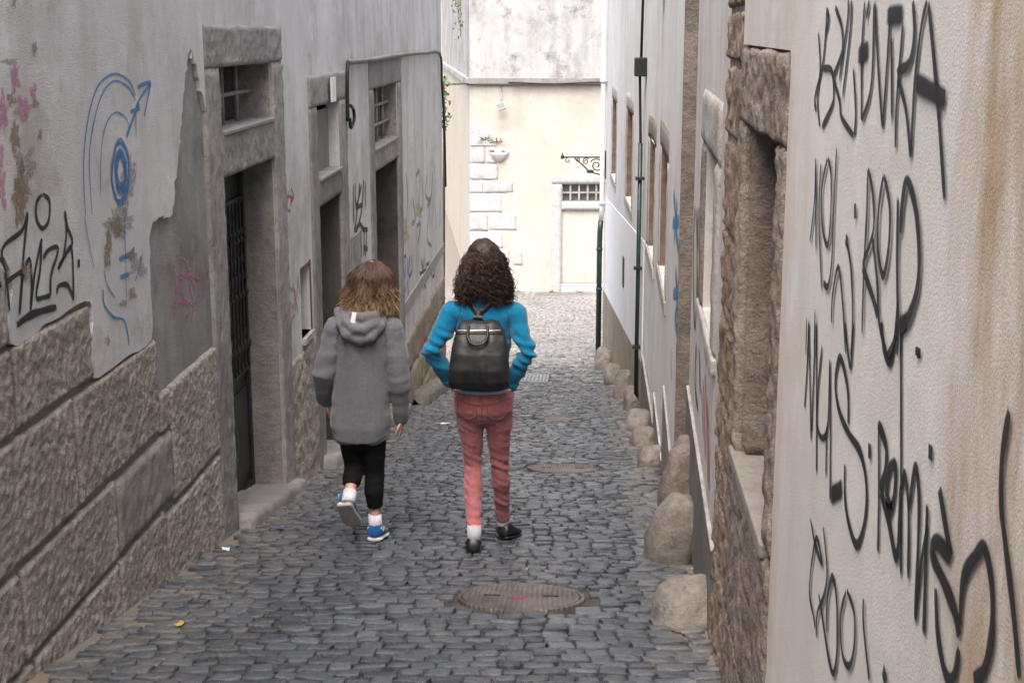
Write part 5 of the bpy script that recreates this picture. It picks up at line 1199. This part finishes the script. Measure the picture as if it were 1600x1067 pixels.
# fleece
b = MB()
b.loft([ring(563, 690, yg, 36, .085), ring(563, 684, yg, 45, .115), ring(563, 662, yg, 49, .122), ring(564, 630, yg, 47, .115), ring(565, 590, yg, 45, .108), ring(567, 550, yg, 45, .105), ring(568, 522, yg, 47, .10), ring(568, 506, yg, 46, .09), ring(570, 494, yg, 32, .075), ring(572, 485, yg, 22, .065, .005), ring(573, 478, yg, 18, .06, .012)], 24)
for s_, e_, w_ in ((sL, eL, wL), (sR, eR, wR)):
    b.tube([s_ + Vector((0, 0, -.012)), s_ + (e_ - s_) * .15], [.064, .060], 16, rnd=True)
fm = remesh(b, .0062, 6); cx = Q_(565, 600).x
def ff(p):
    sx = abs(p.x - cx)
    return .016 * noise.noise(Vector((p.x * 13, p.y * 6, p.z * 3.2 + 2))) + .010 * noise.noise(Vector((p.x * 6, p.y * 6, p.z * 15))) * (1 if sx > .13 else .15) + .001 * fbm(p * 30, 3)
displace(fm, ff); fl_ = piece('fleece', fm, M['fleece'], gm); ft = bvh(fm)
for s_, e_, w_ in ((sL, eL, wL), (sR, eR, wR)):
    b = MB(); b.tube([s_ + Vector((0, 0, -.01)), s_ + (e_ - s_) * .4, e_, e_ + (w_ - e_) * .5, w_ + (w_ - e_) * .08], [.062, .061, .060, .055, .046], 18, rnd=True)
    sm = remesh(b, .006, 5); displace(sm, lambda p: .7 * ff(p) + .006 * noise.noise(Vector((p.x * 8, p.y * 8, p.z * 22)))); piece('sleeve', sm, M['fleece'], fl_)
b = MB()
def cres(pts, r): b.tube([onback(ft, Q_(*p), e) for p, e in pts], r, 14, rnd=True)
cres([((528, 486), -.01), ((536, 502), .01), ((548, 516), .02), ((566, 524), .024), ((584, 519), .02), ((597, 505), .01), ((602, 488), -.01)], [.024, .028, .030, .030, .030, .028, .024])
cres([((536, 484), .0), ((546, 498), .02), ((560, 507), .034), ((574, 508), .034), ((588, 499), .02), ((597, 484), .0)], [.024, .03, .034, .034, .03, .024])
cres([((541, 480), .0), ((555, 489), .03), ((571, 491), .034), ((586, 488), .03), ((598, 479), .0)], [.022, .028, .03, .028, .022])
hdm = remesh(b, .006, 7); displace(hdm, lambda p: .006 * noise.noise(p * 16) + .002 * fbm(p * 30, 3)); ho = piece('hood', hdm, M['fleece'], gm); ht = bvh(hdm)
q0 = onback(ht, Q_(557.5, 489), .008); tp = [q0 + Vector((a_, .004 if c_ > 0 else -.004, c_)) for a_, c_ in ((-.015, -.026), (.010, -.030), (.017, .026), (-.004, .028))]; m = MB(); m.add(tp + [q - Vector((0, .002, 0)) for q in tp], [(0, 1, 2, 3), (4, 7, 6, 5), (0, 4, 5, 1), (1, 5, 6, 2), (2, 6, 7, 3), (3, 7, 4, 0)]); m.build('care_label', M['white'], ho)
M['fseam'] = cloth('grey_seam', (.07, .072, .082), .1, 60, .1)
for q in ([(541, 506), (530, 522), (522, 545)], [(598, 506), (606, 524), (611, 548)], [(520, 676), (540, 682), (563, 684), (588, 682), (606, 676)]): seam('seam', q, ft, yg, M['fseam'], fl_, .0026)
# bob hair
b = MB(); b.loft([ring(576, 470, yg, 22, .055, -.01), ring(577, 460, yg, 25, .085, .01), ring(579, 445, yg, 26, .10, .03), ring(581, 430, yg, 25, .10, .035), ring(582, 418, yg, 19, .08, .035), ring(582, 412, yg, 10, .04, .035)], 20)
hm = remesh(b, .007, 4); displace(hm, lambda p: .006 * noise.noise(Vector((p.x * 40, p.y * 40, p.z * 5)))); hr = piece('hair', hm, M['hairbrown'], gm)
rnd = random.Random(5); m = MB(); dpx = proj(hc)[2] / F
for k in range(1900):
    a = rnd.uniform(0, 2 * math.pi); end = rnd.uniform(456, 493); wid = rnd.uniform(.94, 1.10); fl2 = rnd.uniform(0, 1) ** 1.5; pts = []
    st = rnd.uniform(0, .3)
    for i in range(14):
        q = st + (1 - st) * i / 13; py = 407 + (end - 407) * q; hw = 4 + 24 * min(1, q * 2.4) ** .6 + 5 * q + 2 * math.sin(q * 3) + (16 * fl2 - 2) * max(0, q - .7) * 3.3
        cpt = Q_(582 - 5 * q, py, .035 - .03 * max(0, q - .5))
        w_ = noise.noise(Vector((a * 3, q * 4, k * .02))) * .045 * q
        pts.append(cpt + Vector((math.cos(a) * hw * dpx * wid + w_, math.sin(a) * (.02 + .10 * min(1, q * 2.2) ** .55) * wid, 0)))
    m.tube(pts, [.0019] * 12 + [.0014, .0006], 4)
m.build('strands', M['hairbrown'], hr, True)
